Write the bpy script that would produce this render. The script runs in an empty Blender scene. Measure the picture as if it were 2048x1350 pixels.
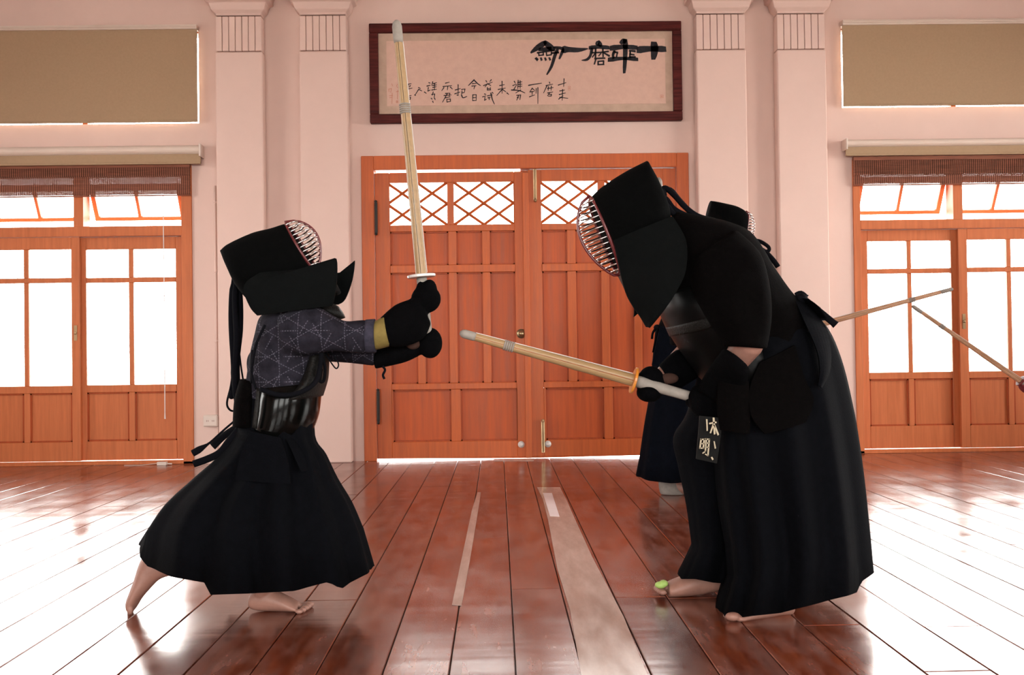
import bpy, bmesh, math, random
from mathutils import Vector, Matrix, noise
random.seed(7)
sc = bpy.context.scene
col = sc.collection
# ------------------------------------------------------------------ camera
F, CH, YAW, PITCH, ROLL = 1950.0, 0.86, 0.015, 25/1950.0, 0.0135
sy, cy_, sp, cp = math.sin(YAW), math.cos(YAW), math.sin(PITCH), math.cos(PITCH)
FWD = Vector((sy*cp, cy_*cp, sp)); R0 = Vector((cy_, -sy, 0)); U0 = R0.cross(FWD)
RT = R0*math.cos(ROLL) - U0*math.sin(ROLL); UP = U0*math.cos(ROLL) + R0*math.sin(ROLL)
CAM = Vector((0, 0, CH))
cd = bpy.data.cameras.new('camera'); cam = bpy.data.objects.new('camera', cd); col.objects.link(cam)
cd.sensor_width = 36; cd.sensor_fit = 'HORIZONTAL'; cd.lens = F*36/2048; cd.clip_start = 0.05; cd.clip_end = 300
M = Matrix((RT, UP, -FWD)).transposed().to_4x4(); M.translation = CAM
cam.matrix_world = M
sc.camera = cam
# ------------------------------------------------------------------ world and exposure
SKY = 21.0
w = bpy.data.worlds.new('world'); sc.world = w; w.use_nodes = True
bg = w.node_tree.nodes['Background']; bg.inputs[0].default_value = (1.0, 0.97, 0.95, 1); bg.inputs[1].default_value = SKY
vs = sc.view_settings
sc.display_settings.display_device = 'sRGB'
vs.view_transform = 'Standard'; vs.look = 'None'; vs.exposure = 0.0; vs.gamma = 1.0; vs.use_curve_mapping = False
cyc = sc.cycles
cyc.use_denoising = True
try: cyc.denoiser = 'OPENIMAGEDENOISE'
except Exception: pass
cyc.max_bounces = 8; cyc.diffuse_bounces = 5; cyc.glossy_bounces = 4; cyc.transparent_max_bounces = 16
cyc.sample_clamp_indirect = 40; cyc.caustics_reflective = False; cyc.caustics_refractive = False

def ray(px, py):
    return (FWD + RT*((px-1024)/F) + UP*((675-py)/F))
def W(px, py, Y):
    d = ray(px, py); return CAM + d*(Y/d.y)
def G(px, py, z=0.0):
    d = ray(px, py); return CAM + d*((z-CH)/d.z)

def portal(loc, rot, sx, sy_):
    l = bpy.data.lights.new('window_portal', 'AREA'); l.shape = 'RECTANGLE'; l.size = sx; l.size_y = sy_
    l.cycles.is_portal = True
    o = bpy.data.objects.new('window_portal', l); o.location = loc; o.rotation_euler = rot; col.objects.link(o)

# ------------------------------------------------------------------ materials
def mat(name, c, rough=0.6, spec=0.5, metal=0.0, vary=0.0, vscale=(8,8,8), bump=0.0, bscale=60, rvar=0.0, sheen=0, objvar=0.0, coat=0.0, translucent=None):
    m = bpy.data.materials.new(name); m.use_nodes = True
    nt = m.node_tree; N = nt.nodes; L = nt.links
    p = N['Principled BSDF']; c = tuple(x*.78 for x in c)
    p.inputs['Base Color'].default_value = (*c, 1); p.inputs['Roughness'].default_value = rough
    p.inputs['Specular IOR Level'].default_value = spec; p.inputs['Metallic'].default_value = metal
    if coat: p.inputs['Coat Weight'].default_value = coat; p.inputs['Coat Roughness'].default_value = 0.05
    tc = N.new('ShaderNodeTexCoord')
    src = None
    if vary or rvar:
        mp = N.new('ShaderNodeMapping'); mp.inputs['Scale'].default_value = vscale; L.new(tc.outputs['Object'], mp.inputs[0])
        n = N.new('ShaderNodeTexNoise'); n.inputs['Scale'].default_value = 1; n.inputs['Detail'].default_value = 6; n.inputs['Roughness'].default_value = .65
        L.new(mp.outputs[0], n.inputs['Vector']); src = n
    if vary:
        mx = N.new('ShaderNodeMix'); mx.data_type = 'RGBA'
        mx.inputs[6].default_value = (*[max(0, x*(1-vary)) for x in c], 1); mx.inputs[7].default_value = (*[min(1, x*(1+vary)) for x in c], 1)
        mr = N.new('ShaderNodeMapRange'); mr.inputs[1].default_value = .3; mr.inputs[2].default_value = .7
        L.new(src.outputs[0], mr.inputs[0]); L.new(mr.outputs[0], mx.inputs[0])
        out = mx.outputs[2]
        if objvar:
            oi = N.new('ShaderNodeObjectInfo'); hs = N.new('ShaderNodeHueSaturation')
            m2 = N.new('ShaderNodeMapRange'); m2.inputs[3].default_value = 1-objvar; m2.inputs[4].default_value = 1+objvar
            L.new(oi.outputs['Random'], m2.inputs[0]); L.new(m2.outputs[0], hs.inputs['Value']); L.new(out, hs.inputs['Color']); out = hs.outputs[0]
        L.new(out, p.inputs['Base Color'])
    if rvar:
        m3 = N.new('ShaderNodeMapRange'); m3.inputs[1].default_value = .35; m3.inputs[2].default_value = .7
        m3.inputs[3].default_value = max(.02, rough-rvar); m3.inputs[4].default_value = rough+rvar
        L.new(src.outputs[0], m3.inputs[0]); L.new(m3.outputs[0], p.inputs['Roughness'])
    if bump:
        nb = N.new('ShaderNodeTexNoise'); nb.inputs['Scale'].default_value = bscale; nb.inputs['Detail'].default_value = 4
        L.new(tc.outputs['Object'], nb.inputs['Vector'])
        b = N.new('ShaderNodeBump'); b.inputs['Strength'].default_value = bump; b.inputs['Distance'].default_value = 0.004
        L.new(nb.outputs[0], b.inputs['Height']); L.new(b.outputs[0], p.inputs['Normal'])
    if translucent:
        t = N.new('ShaderNodeBsdfTranslucent'); t.inputs[0].default_value = (*c, 1)
        ms = N.new('ShaderNodeMixShader'); ms.inputs[0].default_value = translucent
        L.new(p.outputs[0], ms.inputs[1]); L.new(t.outputs[0], ms.inputs[2]); L.new(ms.outputs[0], N['Material Output'].inputs[0])
    return m

def floor_mat(name='floor_wood'):
    m = bpy.data.materials.new(name); m.use_nodes = True
    nt = m.node_tree; N = nt.nodes; L = nt.links; p = N['Principled BSDF']
    tc = N.new('ShaderNodeTexCoord'); oi = N.new('ShaderNodeObjectInfo')
    add = N.new('ShaderNodeVectorMath'); add.operation = 'ADD'
    cmb = N.new('ShaderNodeCombineXYZ'); mul = N.new('ShaderNodeMath'); mul.operation = 'MULTIPLY'; mul.inputs[1].default_value = 37
    L.new(oi.outputs['Random'], mul.inputs[0]); L.new(mul.outputs[0], cmb.inputs[1]); L.new(tc.outputs['Object'], add.inputs[0]); L.new(cmb.outputs[0], add.inputs[1])
    def nz(scale, det, rough=.6, vec=add.outputs[0]):
        mp = N.new('ShaderNodeMapping'); mp.inputs['Scale'].default_value = scale; L.new(vec, mp.inputs[0])
        n = N.new('ShaderNodeTexNoise'); n.inputs['Scale'].default_value = 1; n.inputs['Detail'].default_value = det; n.inputs['Roughness'].default_value = rough
        L.new(mp.outputs[0], n.inputs['Vector']); return n
    grain = nz((45, 2.2, 1), 6); patch = nz((5, 1.6, 1), 5, .7); wear_haze = nz((16, 5, 1), 4, .55, tc.outputs['Object'])
    cr = N.new('ShaderNodeValToRGB'); e = cr.color_ramp.elements
    e[0].position = .3; e[0].color = (.060, .010, .005, 1); e[1].position = .72; e[1].color = (.25, .060, .022, 1)
    k = e.new(.5); k.color = (.14, .029, .012, 1)
    am = N.new('ShaderNodeMath'); am.operation = 'MULTIPLY_ADD'; am.inputs[1].default_value = .45
    ar = N.new('ShaderNodeMath'); ar.operation = 'MULTIPLY'; ar.inputs[1].default_value = .6
    L.new(patch.outputs[0], ar.inputs[0]); L.new(grain.outputs[0], am.inputs[0]); L.new(ar.outputs[0], am.inputs[2])
    L.new(am.outputs[0], cr.inputs[0])
    hs = N.new('ShaderNodeHueSaturation'); mr = N.new('ShaderNodeMapRange'); mr.inputs[3].default_value = .72; mr.inputs[4].default_value = 1.3
    L.new(oi.outputs['Random'], mr.inputs[0]); L.new(mr.outputs[0], hs.inputs['Value']); L.new(cr.outputs[0], hs.inputs['Color'])
    # pale worn scuffs, their grey also standing in for the floor's hazy sheen
    sm = N.new('ShaderNodeMapRange'); sm.inputs[1].default_value = .40; sm.inputs[2].default_value = .85; sm.inputs[4].default_value = .30
    L.new(wear_haze.outputs[0], sm.inputs[0])
    mx = N.new('ShaderNodeMix'); mx.data_type = 'RGBA'; mx.inputs[7].default_value = (.50, .36, .33, 1)
    L.new(sm.outputs[0], mx.inputs[0]); L.new(hs.outputs[0], mx.inputs[6]); L.new(mx.outputs[2], p.inputs['Base Color'])
    r = N.new('ShaderNodeMapRange'); r.inputs[1].default_value = .3; r.inputs[2].default_value = .75; r.inputs[3].default_value = .15; r.inputs[4].default_value = .252
    wr = nz((6, 3.5, 1), 3, .5, tc.outputs['Object']); L.new(wr.outputs[0], r.inputs[0]); L.new(r.outputs[0], p.inputs['Roughness'])
    p.inputs['Specular IOR Level'].default_value = .6; p.inputs['IOR'].default_value = 1.75
    b = N.new('ShaderNodeBump'); b.inputs['Strength'].default_value = .16; b.inputs['Distance'].default_value = .008
    bn = nz((1.3, 11, 1), 2, .45, tc.outputs['Object']); L.new(bn.outputs[0], b.inputs['Height']); L.new(b.outputs[0], p.inputs['Normal'])
    return m

def stitch_mat():
    m = mat('stitched_indigo_cloth', (.018, .016, .023), .9, .1, vary=.5, vscale=(30,30,30))
    nt = m.node_tree; N = nt.nodes; L = nt.links; p = N['Principled BSDF']
    base = p.inputs['Base Color'].links[0].from_socket
    tc = N.new('ShaderNodeTexCoord'); sx = N.new('ShaderNodeSeparateXYZ'); L.new(tc.outputs['Object'], sx.inputs[0])
    def mth(op, a, b=None, c=None):
        n = N.new('ShaderNodeMath'); n.operation = op
        for i, v in enumerate((a, b, c)):
            if v is None: continue
            if isinstance(v, (int, float)): n.inputs[i].default_value = v
            else: L.new(v, n.inputs[i])
        return n.outputs[0]
    X, Z = sx.outputs[0], sx.outputs[2]
    tot = None
    S = .07
    for k in range(6):
        a = math.radians(30*k); c, s = math.cos(a), math.sin(a)
        d = mth('ADD', mth('MULTIPLY', X, c/S), mth('MULTIPLY', Z, s/S)); q = mth('ADD', mth('MULTIPLY', X, -s/.0085), mth('MULTIPLY', Z, c/.0085))
        if k % 2: d = mth('MULTIPLY', d, .866)
        line = mth('LESS_THAN', mth('ABSOLUTE', mth('SUBTRACT', mth('FRACT', d), .5)), .019)
        dash = mth('LESS_THAN', mth('FRACT', q), .62)
        l = mth('MULTIPLY', line, dash)
        if k % 2: l = mth('MULTIPLY', l, mth('LESS_THAN', mth('FRACT', mth('MULTIPLY', q, .085)), .5))
        tot = l if tot is None else mth('MAXIMUM', tot, l)
    mx = N.new('ShaderNodeMix'); mx.data_type = 'RGBA'; mx.inputs[7].default_value = (.13, .12, .155, 1)
    L.new(mth('MULTIPLY', tot, .48), mx.inputs[0]); L.new(base, mx.inputs[6]); L.new(mx.outputs[2], p.inputs['Base Color'])
    return m

def glass_mat():
    m = bpy.data.materials.new('window_glass'); m.use_nodes = True
    nt = m.node_tree; N = nt.nodes; L = nt.links; N.remove(N['Principled BSDF'])
    t = N.new('ShaderNodeBsdfTransparent'); g = N.new('ShaderNodeBsdfGlossy'); g.inputs['Roughness'].default_value = .02
    t.inputs[0].default_value = (.96, .97, .96, 1)
    f = N.new('ShaderNodeFresnel'); f.inputs[0].default_value = 1.45; ms = N.new('ShaderNodeMixShader')
    L.new(f.outputs[0], ms.inputs[0]); L.new(t.outputs[0], ms.inputs[1]); L.new(g.outputs[0], ms.inputs[2]); L.new(ms.outputs[0], N['Material Output'].inputs[0])
    return m

MT = dict(
    wall=mat('wall_plaster', (.84, .62, .545), .85, .2, vary=.035, vscale=(2,2,2), bump=.08, bscale=30),
    ceil=mat('ceiling_plaster', (.84, .70, .65), .9, .2, vary=.02),
    wood=mat('orange_door_wood', (.58, .125, .031), .45, .25, vary=.16, vscale=(40,40,2.2), rvar=.08, bump=.05, bscale=90),
    panel=mat('shaded_panel_wood', (.53, .098, .024), .48, .25, vary=.20, vscale=(28,28,1.5), rvar=.08, objvar=.07),  # darker than the door frame, recess shade put into the colour
    mould=mat('shaded_orange_moulding', (.43, .076, .020), .5, .2, vary=.2, vscale=(40,40,3)),  # darker still, shadow lines round the panels put into the colour
    wood2=mat('window_door_wood', (.62, .175, .060), .45, .3, vary=.14, vscale=(40,40,2.2), rvar=.08),
    floor=floor_mat(),
    tape=mat('pale_court_line', (.62, .50, .44), .16, .5, vary=.16, vscale=(14,3,1), rvar=.06),
    whitetape=mat('white_tape', (1.15, 1.12, 1.15), .3, .4, vary=.04),
    sub=mat('pale_glint_floor_gap', (.30, .20, .165), .9, .1, vary=.5, vscale=(3,2,1)),  # pale gap colour stands in for worn board edges catching light
    glass=glass_mat(),
    blind=mat('beige_roller_fabric', (.47, .32, .20), .9, .1, vary=.05, vscale=(60,60,60), translucent=.04),
    headrail=mat('cream_headrail', (.80, .66, .56), .5, .4, vary=.03),
    bamboo_blind=mat('bamboo_blind_brown', (.30, .10, .055), .7, .3, vary=.35, vscale=(6,6,90), translucent=.12),
    thread=mat('dark_thread', (.06, .03, .02), .9, .1, vary=.1),
    whitecord=mat('white_cord', (.85, .80, .76), .7, .2, vary=.03),
    plastic=mat('cream_plastic', (.78, .66, .58), .4, .4, vary=.03),
    slot=mat('socket_slot', (.25, .12, .09), .6, .2, vary=.05),
    frame=mat('dark_rosewood_frame', (.085, .013, .011), .5, .12, vary=.7, vscale=(3,60,60)),
    matb=mat('silk_mount', (.60, .43, .33), .8, .2, vary=.10, vscale=(12,12,12)),
    paper=mat('writing_paper', (.74, .49, .40), .8, .15, vary=.05, vscale=(20,20,20)),
    ink=mat('black_ink', (.020, .018, .022), .7, .2, vary=.4, vscale=(40,40,40)),
    seal=mat('faded_red_seal', (.55, .20, .12), .8, .1, vary=.1),
    iron=mat('dark_hinge_iron', (.03, .025, .022), .4, .5, .6, vary=.2),
    brass=mat('worn_brass', (.50, .36, .20), .35, .5, .85, vary=.2),
    steel=mat('bright_steel_bar', (.80, .76, .74), .22, .5, 1.0, vary=.05),
    redlac=mat('dark_red_lacquer', (.16, .018, .020), .3, .5, vary=.2),
    hakama=mat('navy_black_cotton', (.0022, .0024, .0036), .93, .05, vary=.25, vscale=(40,40,40), bump=.25, bscale=220),
    bghakama=mat('indigo_cotton', (.0022, .0032, .0065), .95, .06, vary=.3, vscale=(30,30,30), bump=.2, bscale=200),
    jacket=mat('black_quilted_cotton', (.0018, .0013, .0013), .95, .04, vary=.3, vscale=(60,60,60), bump=.45, bscale=260),
    helmet=mat('black_quilted_helmet_cloth', (.0015, .0016, .0016), .95, .05, vary=.3, vscale=(60,60,60), bump=.3, bscale=240),
    flap=mat('dark_green_black_padding', (.0022, .0028, .0028), .9, .08, vary=.25, vscale=(50,50,50), bump=.3, bscale=200),
    cord=mat('navy_braided_cord', (.0022, .0022, .004), .9, .1, vary=.3, vscale=(200,200,200)),
    glove=mat('navy_black_padded_glove', (.0016, .0015, .0019), .95, .05, vary=.35, vscale=(50,50,50), bump=.4, bscale=180),
    palm=mat('brown_deerskin_palm', (.05, .022, .015), .85, .2, vary=.3, vscale=(40,40,40)),
    yellow=mat('olive_yellow_cuff', (.22, .16, .045), .8, .2, vary=.15, vscale=(40,40,40)),
    armor=mat('glossy_black_lacquer', (.002, .002, .0018), .16, .16, vary=.1),
    armor2=mat('satin_black_lacquer', (.003, .003, .003), .38, .10, vary=.1),
    leather=mat('black_leather_rim', (.008, .007, .006), .5, .15, vary=.4, vscale=(90,90,90), bump=.6, bscale=180),
    stitch=stitch_mat(),
    band=mat('grey_navy_band', (.040, .037, .055), .9, .1, vary=.3, vscale=(60,60,60)),
    skin=mat('skin', (.36, .18, .135), .5, .4, vary=.10, vscale=(30,30,30), bump=.05, bscale=80),
    sock=mat('grey_white_ankle_wrap', (.30, .26, .23), .9, .1, vary=.15, vscale=(40,40,40)),
    nail=mat('lime_green_toe_wrap', (.42, .62, .16), .5, .4, vary=.08),
    bambooA=mat('pale_bamboo', (.42, .265, .125), .42, .45, vary=.14, vscale=(14,60,60), rvar=.06),
    bambooB=mat('brown_bamboo', (.55, .31, .18), .45, .3, vary=.16, vscale=(14,60,60)),
    wleather=mat('grey_white_leather', (.34, .30, .26), .65, .3, vary=.12, vscale=(50,50,50)),
    amber=mat('amber_plastic_guard', (.75, .26, .03), .3, .5, vary=.15, vscale=(30,30,30)),
    silver=mat('pale_guard', (.80, .74, .70), .25, .5, vary=.05),
    redglove=mat('dark_red_glove', (.22, .03, .04), .7, .3, vary=.2),
    cream=mat('cream_embroidery', (.52, .44, .31), .8, .2, vary=.06),
    tagm=mat('black_name_cloth', (.004, .0035, .003), .85, .2, vary=.2),
    ground=mat('pale_terrace_concrete', (.72, .70, .66), .9, .2, vary=.05),
)

# ------------------------------------------------------------------ mesh helpers
WL = {}
class MB:
    def __init__(s): s.v = []; s.f = []
    def add(s, vs_, fs):
        n = len(s.v); s.v += [Vector(v) for v in vs_]; s.f += [tuple(i+n for i in f) for f in fs]
    def box(s, x0, x1, y0, y1, z0, z1):
        s.add([(x0,y0,z0),(x1,y0,z0),(x1,y1,z0),(x0,y1,z0),(x0,y0,z1),(x1,y0,z1),(x1,y1,z1),(x0,y1,z1)],
              [(3,2,1,0),(4,5,6,7),(0,1,5,4),(1,2,6,5),(2,3,7,6),(3,0,4,7)])
    def loft(s, rings, cap=True):
        n = len(rings[0]); vs_ = [p for r in rings for p in r]; fs = []
        for i in range(len(rings)-1):
            for j in range(n):
                a = i*n+j; b = i*n+(j+1) % n; fs.append((a, b, b+n, a+n))
        if cap:
            fs.append(tuple(range(n-1, -1, -1))); fs.append(tuple(range((len(rings)-1)*n, len(rings)*n)))
        s.add(vs_, fs)
    def tube(s, pts, r, n=10, flat=1.0, cap=True, fdir=None):
        pts = [Vector(p) for p in pts]
        if not isinstance(r, (list, tuple)): r = [r]*len(pts)
        rings = []; ref = None
        for i, p in enumerate(pts):
            t = (pts[min(i+1, len(pts)-1)] - pts[max(i-1, 0)]).normalized()
            if fdir is not None: ref = Vector(fdir)
            elif ref is None: ref = Vector((0,0,1)) if abs(t.z) < .9 else Vector((0,1,0))
            u = (ref - t*ref.dot(t)).normalized(); v = t.cross(u); ref = u
            rings.append([p + u*r[i]*math.cos(2*math.pi*k/n) + v*r[i]*flat*math.sin(2*math.pi*k/n) for k in range(n)])
        s.loft(rings, cap)
    def ell(s, c, rx, ry, rz, n=16, m=10, rot=None):
        c = Vector(c); vs_ = []; fs = []
        for i in range(1, m):
            th = math.pi*i/m
            for j in range(n):
                ph = 2*math.pi*j/n
                v = Vector((rx*math.sin(th)*math.cos(ph), ry*math.sin(th)*math.sin(ph), rz*math.cos(th)))
                if rot: v = rot @ v
                vs_.append(c+v)
        t = Vector((0,0,rz)); t = rot @ t if rot else t
        vs_ += [c+t, c-t]; T = len(vs_)-2
        for i in range(m-2):
            for j in range(n):
                a = i*n+j; b = i*n+(j+1) % n; fs.append((a, a+n, b+n, b))
        for j in range(n):
            fs.append((T, j, (j+1) % n)); k = (m-2)*n; fs.append((T+1, k+(j+1) % n, k+j))
        s.add(vs_, fs)
    def cap(s, p0, p1, r0, r1, n=12):      # tapered capsule
        p0, p1 = Vector(p0), Vector(p1)
        s.tube([p0, p1], [r0, r1], n); s.ell(p0, r0, r0, r0, n, 8); s.ell(p1, r1, r1, r1, n, 8)
    def prism(s, poly, y0, y1):            # poly of (x,z)
        n = len(poly)
        s.add([(x, y0, z) for x, z in poly] + [(x, y1, z) for x, z in poly],
              [tuple(range(n)), tuple(range(2*n-1, n-1, -1))] + [(i, i+n, (i+1) % n+n, (i+1) % n) for i in range(n)])
    def grid(s, rows, th):                 # sheet of rows of points, thickness th along +Y
        m_, n = len(rows), len(rows[0]); vs_ = [p for r in rows for p in r]
        off = Vector((0, th, 0)); vs2 = [Vector(p)+off for p in vs_]; k = m_*n; fs = []
        for i in range(m_-1):
            for j in range(n-1):
                a = i*n+j; fs.append((a, a+1, a+n+1, a+n)); fs.append((a+k, a+n+k, a+n+1+k, a+1+k))
        for i in range(m_-1):
            a = i*n; fs.append((a, a+n, a+n+k, a+k)); a = i*n+n-1; fs.append((a, a+k, a+n+k, a+n))
        for j in range(n-1):
            a = j; fs.append((a, a+k, a+1+k, a+1)); a = (m_-1)*n+j; fs.append((a, a+1, a+1+k, a+k))
        s.add(vs_+vs2, fs)

def props(o, label=None, cat=None, group=None, kind=None):
    if label: o['label'] = label
    if cat: o['category'] = cat
    if group: o['group'] = group
    if kind: o['kind'] = kind
    return o

def empty(name, loc, **k):
    o = bpy.data.objects.new(name, None); o.empty_display_size = .1; o.location = loc; col.objects.link(o)
    WL[o.name] = Vector(loc); return props(o, **k)

def build(name, mb, m, parent=None, smooth=False, bevel=0, fuse=0, sm=0, angle=None, **k):
    if parent is not None: base = WL[parent.name]
    else:
        xs = [v.x for v in mb.v]; ys = [v.y for v in mb.v]; zs = [v.z for v in mb.v]
        base = Vector(((min(xs)+max(xs))/2, (min(ys)+max(ys))/2, min(zs)))
    me = bpy.data.meshes.new(name); me.from_pydata([v-base for v in mb.v], [], mb.f)
    bm = bmesh.new(); bm.from_mesh(me); bmesh.ops.recalc_face_normals(bm, faces=bm.faces); bm.to_mesh(me); bm.free()
    me.materials.append(m if not isinstance(m, str) else MT[m])
    o = bpy.data.objects.new(name, me); col.objects.link(o); WL[o.name] = base
    if parent is not None: o.parent = parent
    else: o.location = base
    if bevel:
        b = o.modifiers.new('bevel', 'BEVEL'); b.width = bevel; b.segments = 1; b.limit_method = 'ANGLE'
    if fuse:
        r = o.modifiers.new('remesh', 'REMESH'); r.mode = 'VOXEL'; r.voxel_size = fuse; r.use_smooth_shade = True
        if sm:
            s_ = o.modifiers.new('smooth', 'SMOOTH'); s_.iterations = sm; s_.factor = .5
        dg = bpy.context.evaluated_depsgraph_get(); ev = o.evaluated_get(dg)
        nm = bpy.data.meshes.new_from_object(ev); o.modifiers.clear(); o.data = nm; nm.name = name; smooth = True
        if not nm.materials: nm.materials.append(MT[m] if isinstance(m, str) else m)
    if smooth:
        o.data.polygons.foreach_set('use_smooth', [True]*len(o.data.polygons))
    return props(o, **k)

def cr(P, k):                               # Catmull-Rom resample of tuples
    out = []; n = len(P)
    for i in range(n-1):
        p0, p1, p2, p3 = P[max(i-1,0)], P[i], P[i+1], P[min(i+2,n-1)]
        for j in range(k):
            t = j/k
            out.append(tuple(.5*((2*b)+(-a+c)*t+(2*a-5*b+4*c-d)*t*t+(-a+3*b-3*c+d)*t**3) for a, b, c, d in zip(p0,p1,p2,p3)))
    out.append(tuple(P[-1])); return out

def seg(mb, D, segs, n=28, k=4, ex=1.0, cap=True, wrinkle=0):
    """segs: (ax, ay, bx, by, R, d) silhouette pairs in the figure's own side plane at depth D, R half thickness, d depth offset"""
    rings = []
    for q, (ax, ay, bx, by, R, d) in enumerate(cr(segs, k)):
        a = W(ax, ay, D+d); b = W(bx, by, D+d); c = (a+b)/2; u = (b-a)/2; ring = []
        for j in range(n):
            th = 2*math.pi*j/n; co, si = math.cos(th), math.sin(th)
            co = math.copysign(abs(co)**ex, co); si = math.copysign(abs(si)**ex, si)
            p = c + u*co + Vector((0, max(R, .002)*si, 0))
            if wrinkle:
                nn = noise.noise(p*14)*wrinkle*abs(math.sin(th)); p += Vector((0, si, 0))*nn
            ring.append(p)
        rings.append(ring)
    mb.loft(rings, cap); return rings

def sheet(mb, D, rows, th=.012, k=4, n=12, bulge=0.0):
    """rows: (ax, ay, da, bx, by, db)"""
    R = []
    for (ax, ay, da, bx, by, db) in cr(rows, k):
        a = W(ax, ay, D+da); b = W(bx, by, D+db)
        R.append([a.lerp(b, j/n) + Vector((0, -bulge*math.sin(math.pi*j/n), 0)) for j in range(n+1)])
    mb.grid(R, th)

def skirt(mb, D, segs, hem, pleats=9, amp=.02, n=96, k=5, farlift=4, seed=1.0):
    """pleated loft; the last ring follows the hem polyline (pixels in the side plane)"""
    S = cr(segs, k)
    cols = []
    def hemy(x):
        for (x0, y0), (x1, y1) in zip(hem, hem[1:]):
            if x0 <= x <= x1: return y0 + (y1-y0)*(x-x0)/max(1e-6, x1-x0)
        return hem[0][1] if x < hem[0][0] else hem[-1][1]
    rings = []
    m_ = len(S)
    for q, (ax, ay, bx, by, R, d) in enumerate(S + [S[-1]]):
        t = q/m_
        ring = []
        for j in range(n):
            th = 2*math.pi*j/n; co, si = math.cos(th), math.sin(th)
            x = (ax+bx)/2 + (bx-ax)/2*co; y = (ay+by)/2 + (by-ay)/2*co
            if q == m_:
                x = (hem[0][0]+hem[-1][0])/2 + (hem[-1][0]-hem[0][0])/2*co
                y = hemy(x) - (farlift if si > .05 else 0)
            ph = pleats*th + 1.7*noise.noise(Vector((co*1.3, si*1.3, seed)))*2
            tri = 2/math.pi*math.asin(math.sin(ph))*.7 + .5*noise.noise(Vector((co*2.2, si*2.2, seed+t*1.2)))
            dd = amp*(t**.8)*tri
            Rs = (R + dd*1.3*(.25+.75*abs(si)))*si
            p = W(x, y, D+d+min(Rs, 0)) + Vector((co*dd*.3, max(Rs, 0), 0))
            ring.append(p)
        rings.append(ring)
    # inner wall for thickness
    inner = [[p + (sum(r, Vector())/len(r) - p).normalized()*.006 for p in r] for r in rings[::-1]]
    inner = [[Vector(p) for p in r] for r in inner]
    mb.loft(rings + inner[:max(3, m_//2)], cap=False)
    # close the top with a lid
    k0 = len(mb.v); top = rings[0]; c = sum(top, Vector())/len(top)
    mb.add(top+[c], [(i, (i+1) % n, n) for i in range(n)])

def ribbon(mb, pts, w_, th=.003, wdir=(0,0,1)):
    pts = [Vector(p) for p in pts]
    if not isinstance(w_, (list, tuple)): w_ = [w_]*len(pts)
    mb.tube(pts, w_, 8, flat=th/max(w_), fdir=None)

def pts(D, L, k=5):
    """L: (px, py, d) -> smooth world polyline"""
    return [W(x, y, D+d) for x, y, d in cr(L, k)]

def strokes(mb, conv, items, y, th=.0012):
    """items: polylines of (u, v, w); conv maps to wall metres; brush strokes as flat prisms just proud of the sheet"""
    for it in items:
        P = [(conv(u, v), w_) for u, v, w_ in it]
        if len(P) > 2: 
            Q = cr([(p[0], p[1], w_) for p, w_ in P], 3)
        else: Q = [(p[0], p[1], w_) for p, w_ in P]
        L, Rr = [], []
        for i, (x, z, w_) in enumerate(Q):
            a = Q[max(i-1,0)]; b = Q[min(i+1,len(Q)-1)]; dx, dz = b[0]-a[0], b[1]-a[1]; l = math.hypot(dx, dz) or 1
            nx, nz = -dz/l*w_/2, dx/l*w_/2
            if i in (0, len(Q)-1):
                sgn = -1 if i == 0 else 1; ex, ez = dx/l*w_*.3*sgn, dz/l*w_*.3*sgn
                L.append((x+nx*.75+ex*.6, z+nz*.75+ez*.6)); Rr.append((x-nx*.75+ex, z-nz*.75+ez))
            else: L.append((x+nx, z+nz)); Rr.append((x-nx, z-nz))
        for i in range(len(Q)-1):
            mb.prism([L[i], L[i+1], Rr[i+1], Rr[i]], y-th, y)

# ------------------------------------------------------------------ room shell
YW = 7.72                                    # inner face of the front wall
XL, XR, YB, ZC, TH = -6.4, 6.4, -4.0, 4.7, .22
def wx(px, py=600, y=YW): return W(px, py, y).x
def wz(py, px=1000, y=YW): return W(px, py, y).z

def holed(mb, axis, u0, u1, c0, c1, z0, z1, holes):
    us = sorted({u0, u1, *[h[0] for h in holes], *[h[1] for h in holes]}); zs = sorted({z0, z1, *[h[2] for h in holes], *[h[3] for h in holes]})
    for a, b in zip(us, us[1:]):
        run = None
        for c, d in zip(zs, zs[1:]):
            um, zm = (a+b)/2, (c+d)/2
            hole = any(h[0] < um < h[1] and h[2] < zm < h[3] for h in holes)
            if not hole:
                if axis == 'x': mb.box(a, b, c0, c1, c, d)
                else: mb.box(c0, c1, a, b, c, d)

dx0, dx1 = wx(726, 600), wx(1380, 600)       # door frame outer
dz1 = wz(310, 1050)
lw1 = wx(386, 620)                           # right edge of left window opening
rw0 = wx(1709, 620)
lzt, rzt = wz(330, 380), wz(318, 1705)
lw0, rw1 = lw1-3.66, rw0+3.66
ub = (wz(246.5, 390), wz(58, 390)); ubr = (wz(215.5, 1690), wz(52, 1690))
lu1 = wx(397.5, 150); ru0 = wx(1682.5, 130)
holes = [(dx0, dx1, 0, dz1), (lw0, lw1, 0, lzt), (rw0, rw1, 0, rzt), (lw0, lu1, *ub), (ru0, rw1, *ubr)]
mb = MB(); holed(mb, 'x', XL-TH, XR+TH, YW, YW+TH, 0, ZC, holes)
build('wall_front', mb, 'wall', kind='structure')
mb = MB(); holed(mb, 'x', XL-TH, XR+TH, YB-TH, YB, 0, ZC, [(-4.6,-2.2,.5,3.2), (-1.2,1.2,.5,3.2), (2.2,4.6,.5,3.2)])
build('wall_back', mb, 'wall', kind='structure')
mb = MB(); holed(mb, 'y', YB, YW, XL-TH, XL, 0, ZC, [(3.6,6.0,.8,3.0)])  # unseen opening, added to brighten the front wall from the left
build('wall_left', mb, 'wall', kind='structure')
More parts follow.
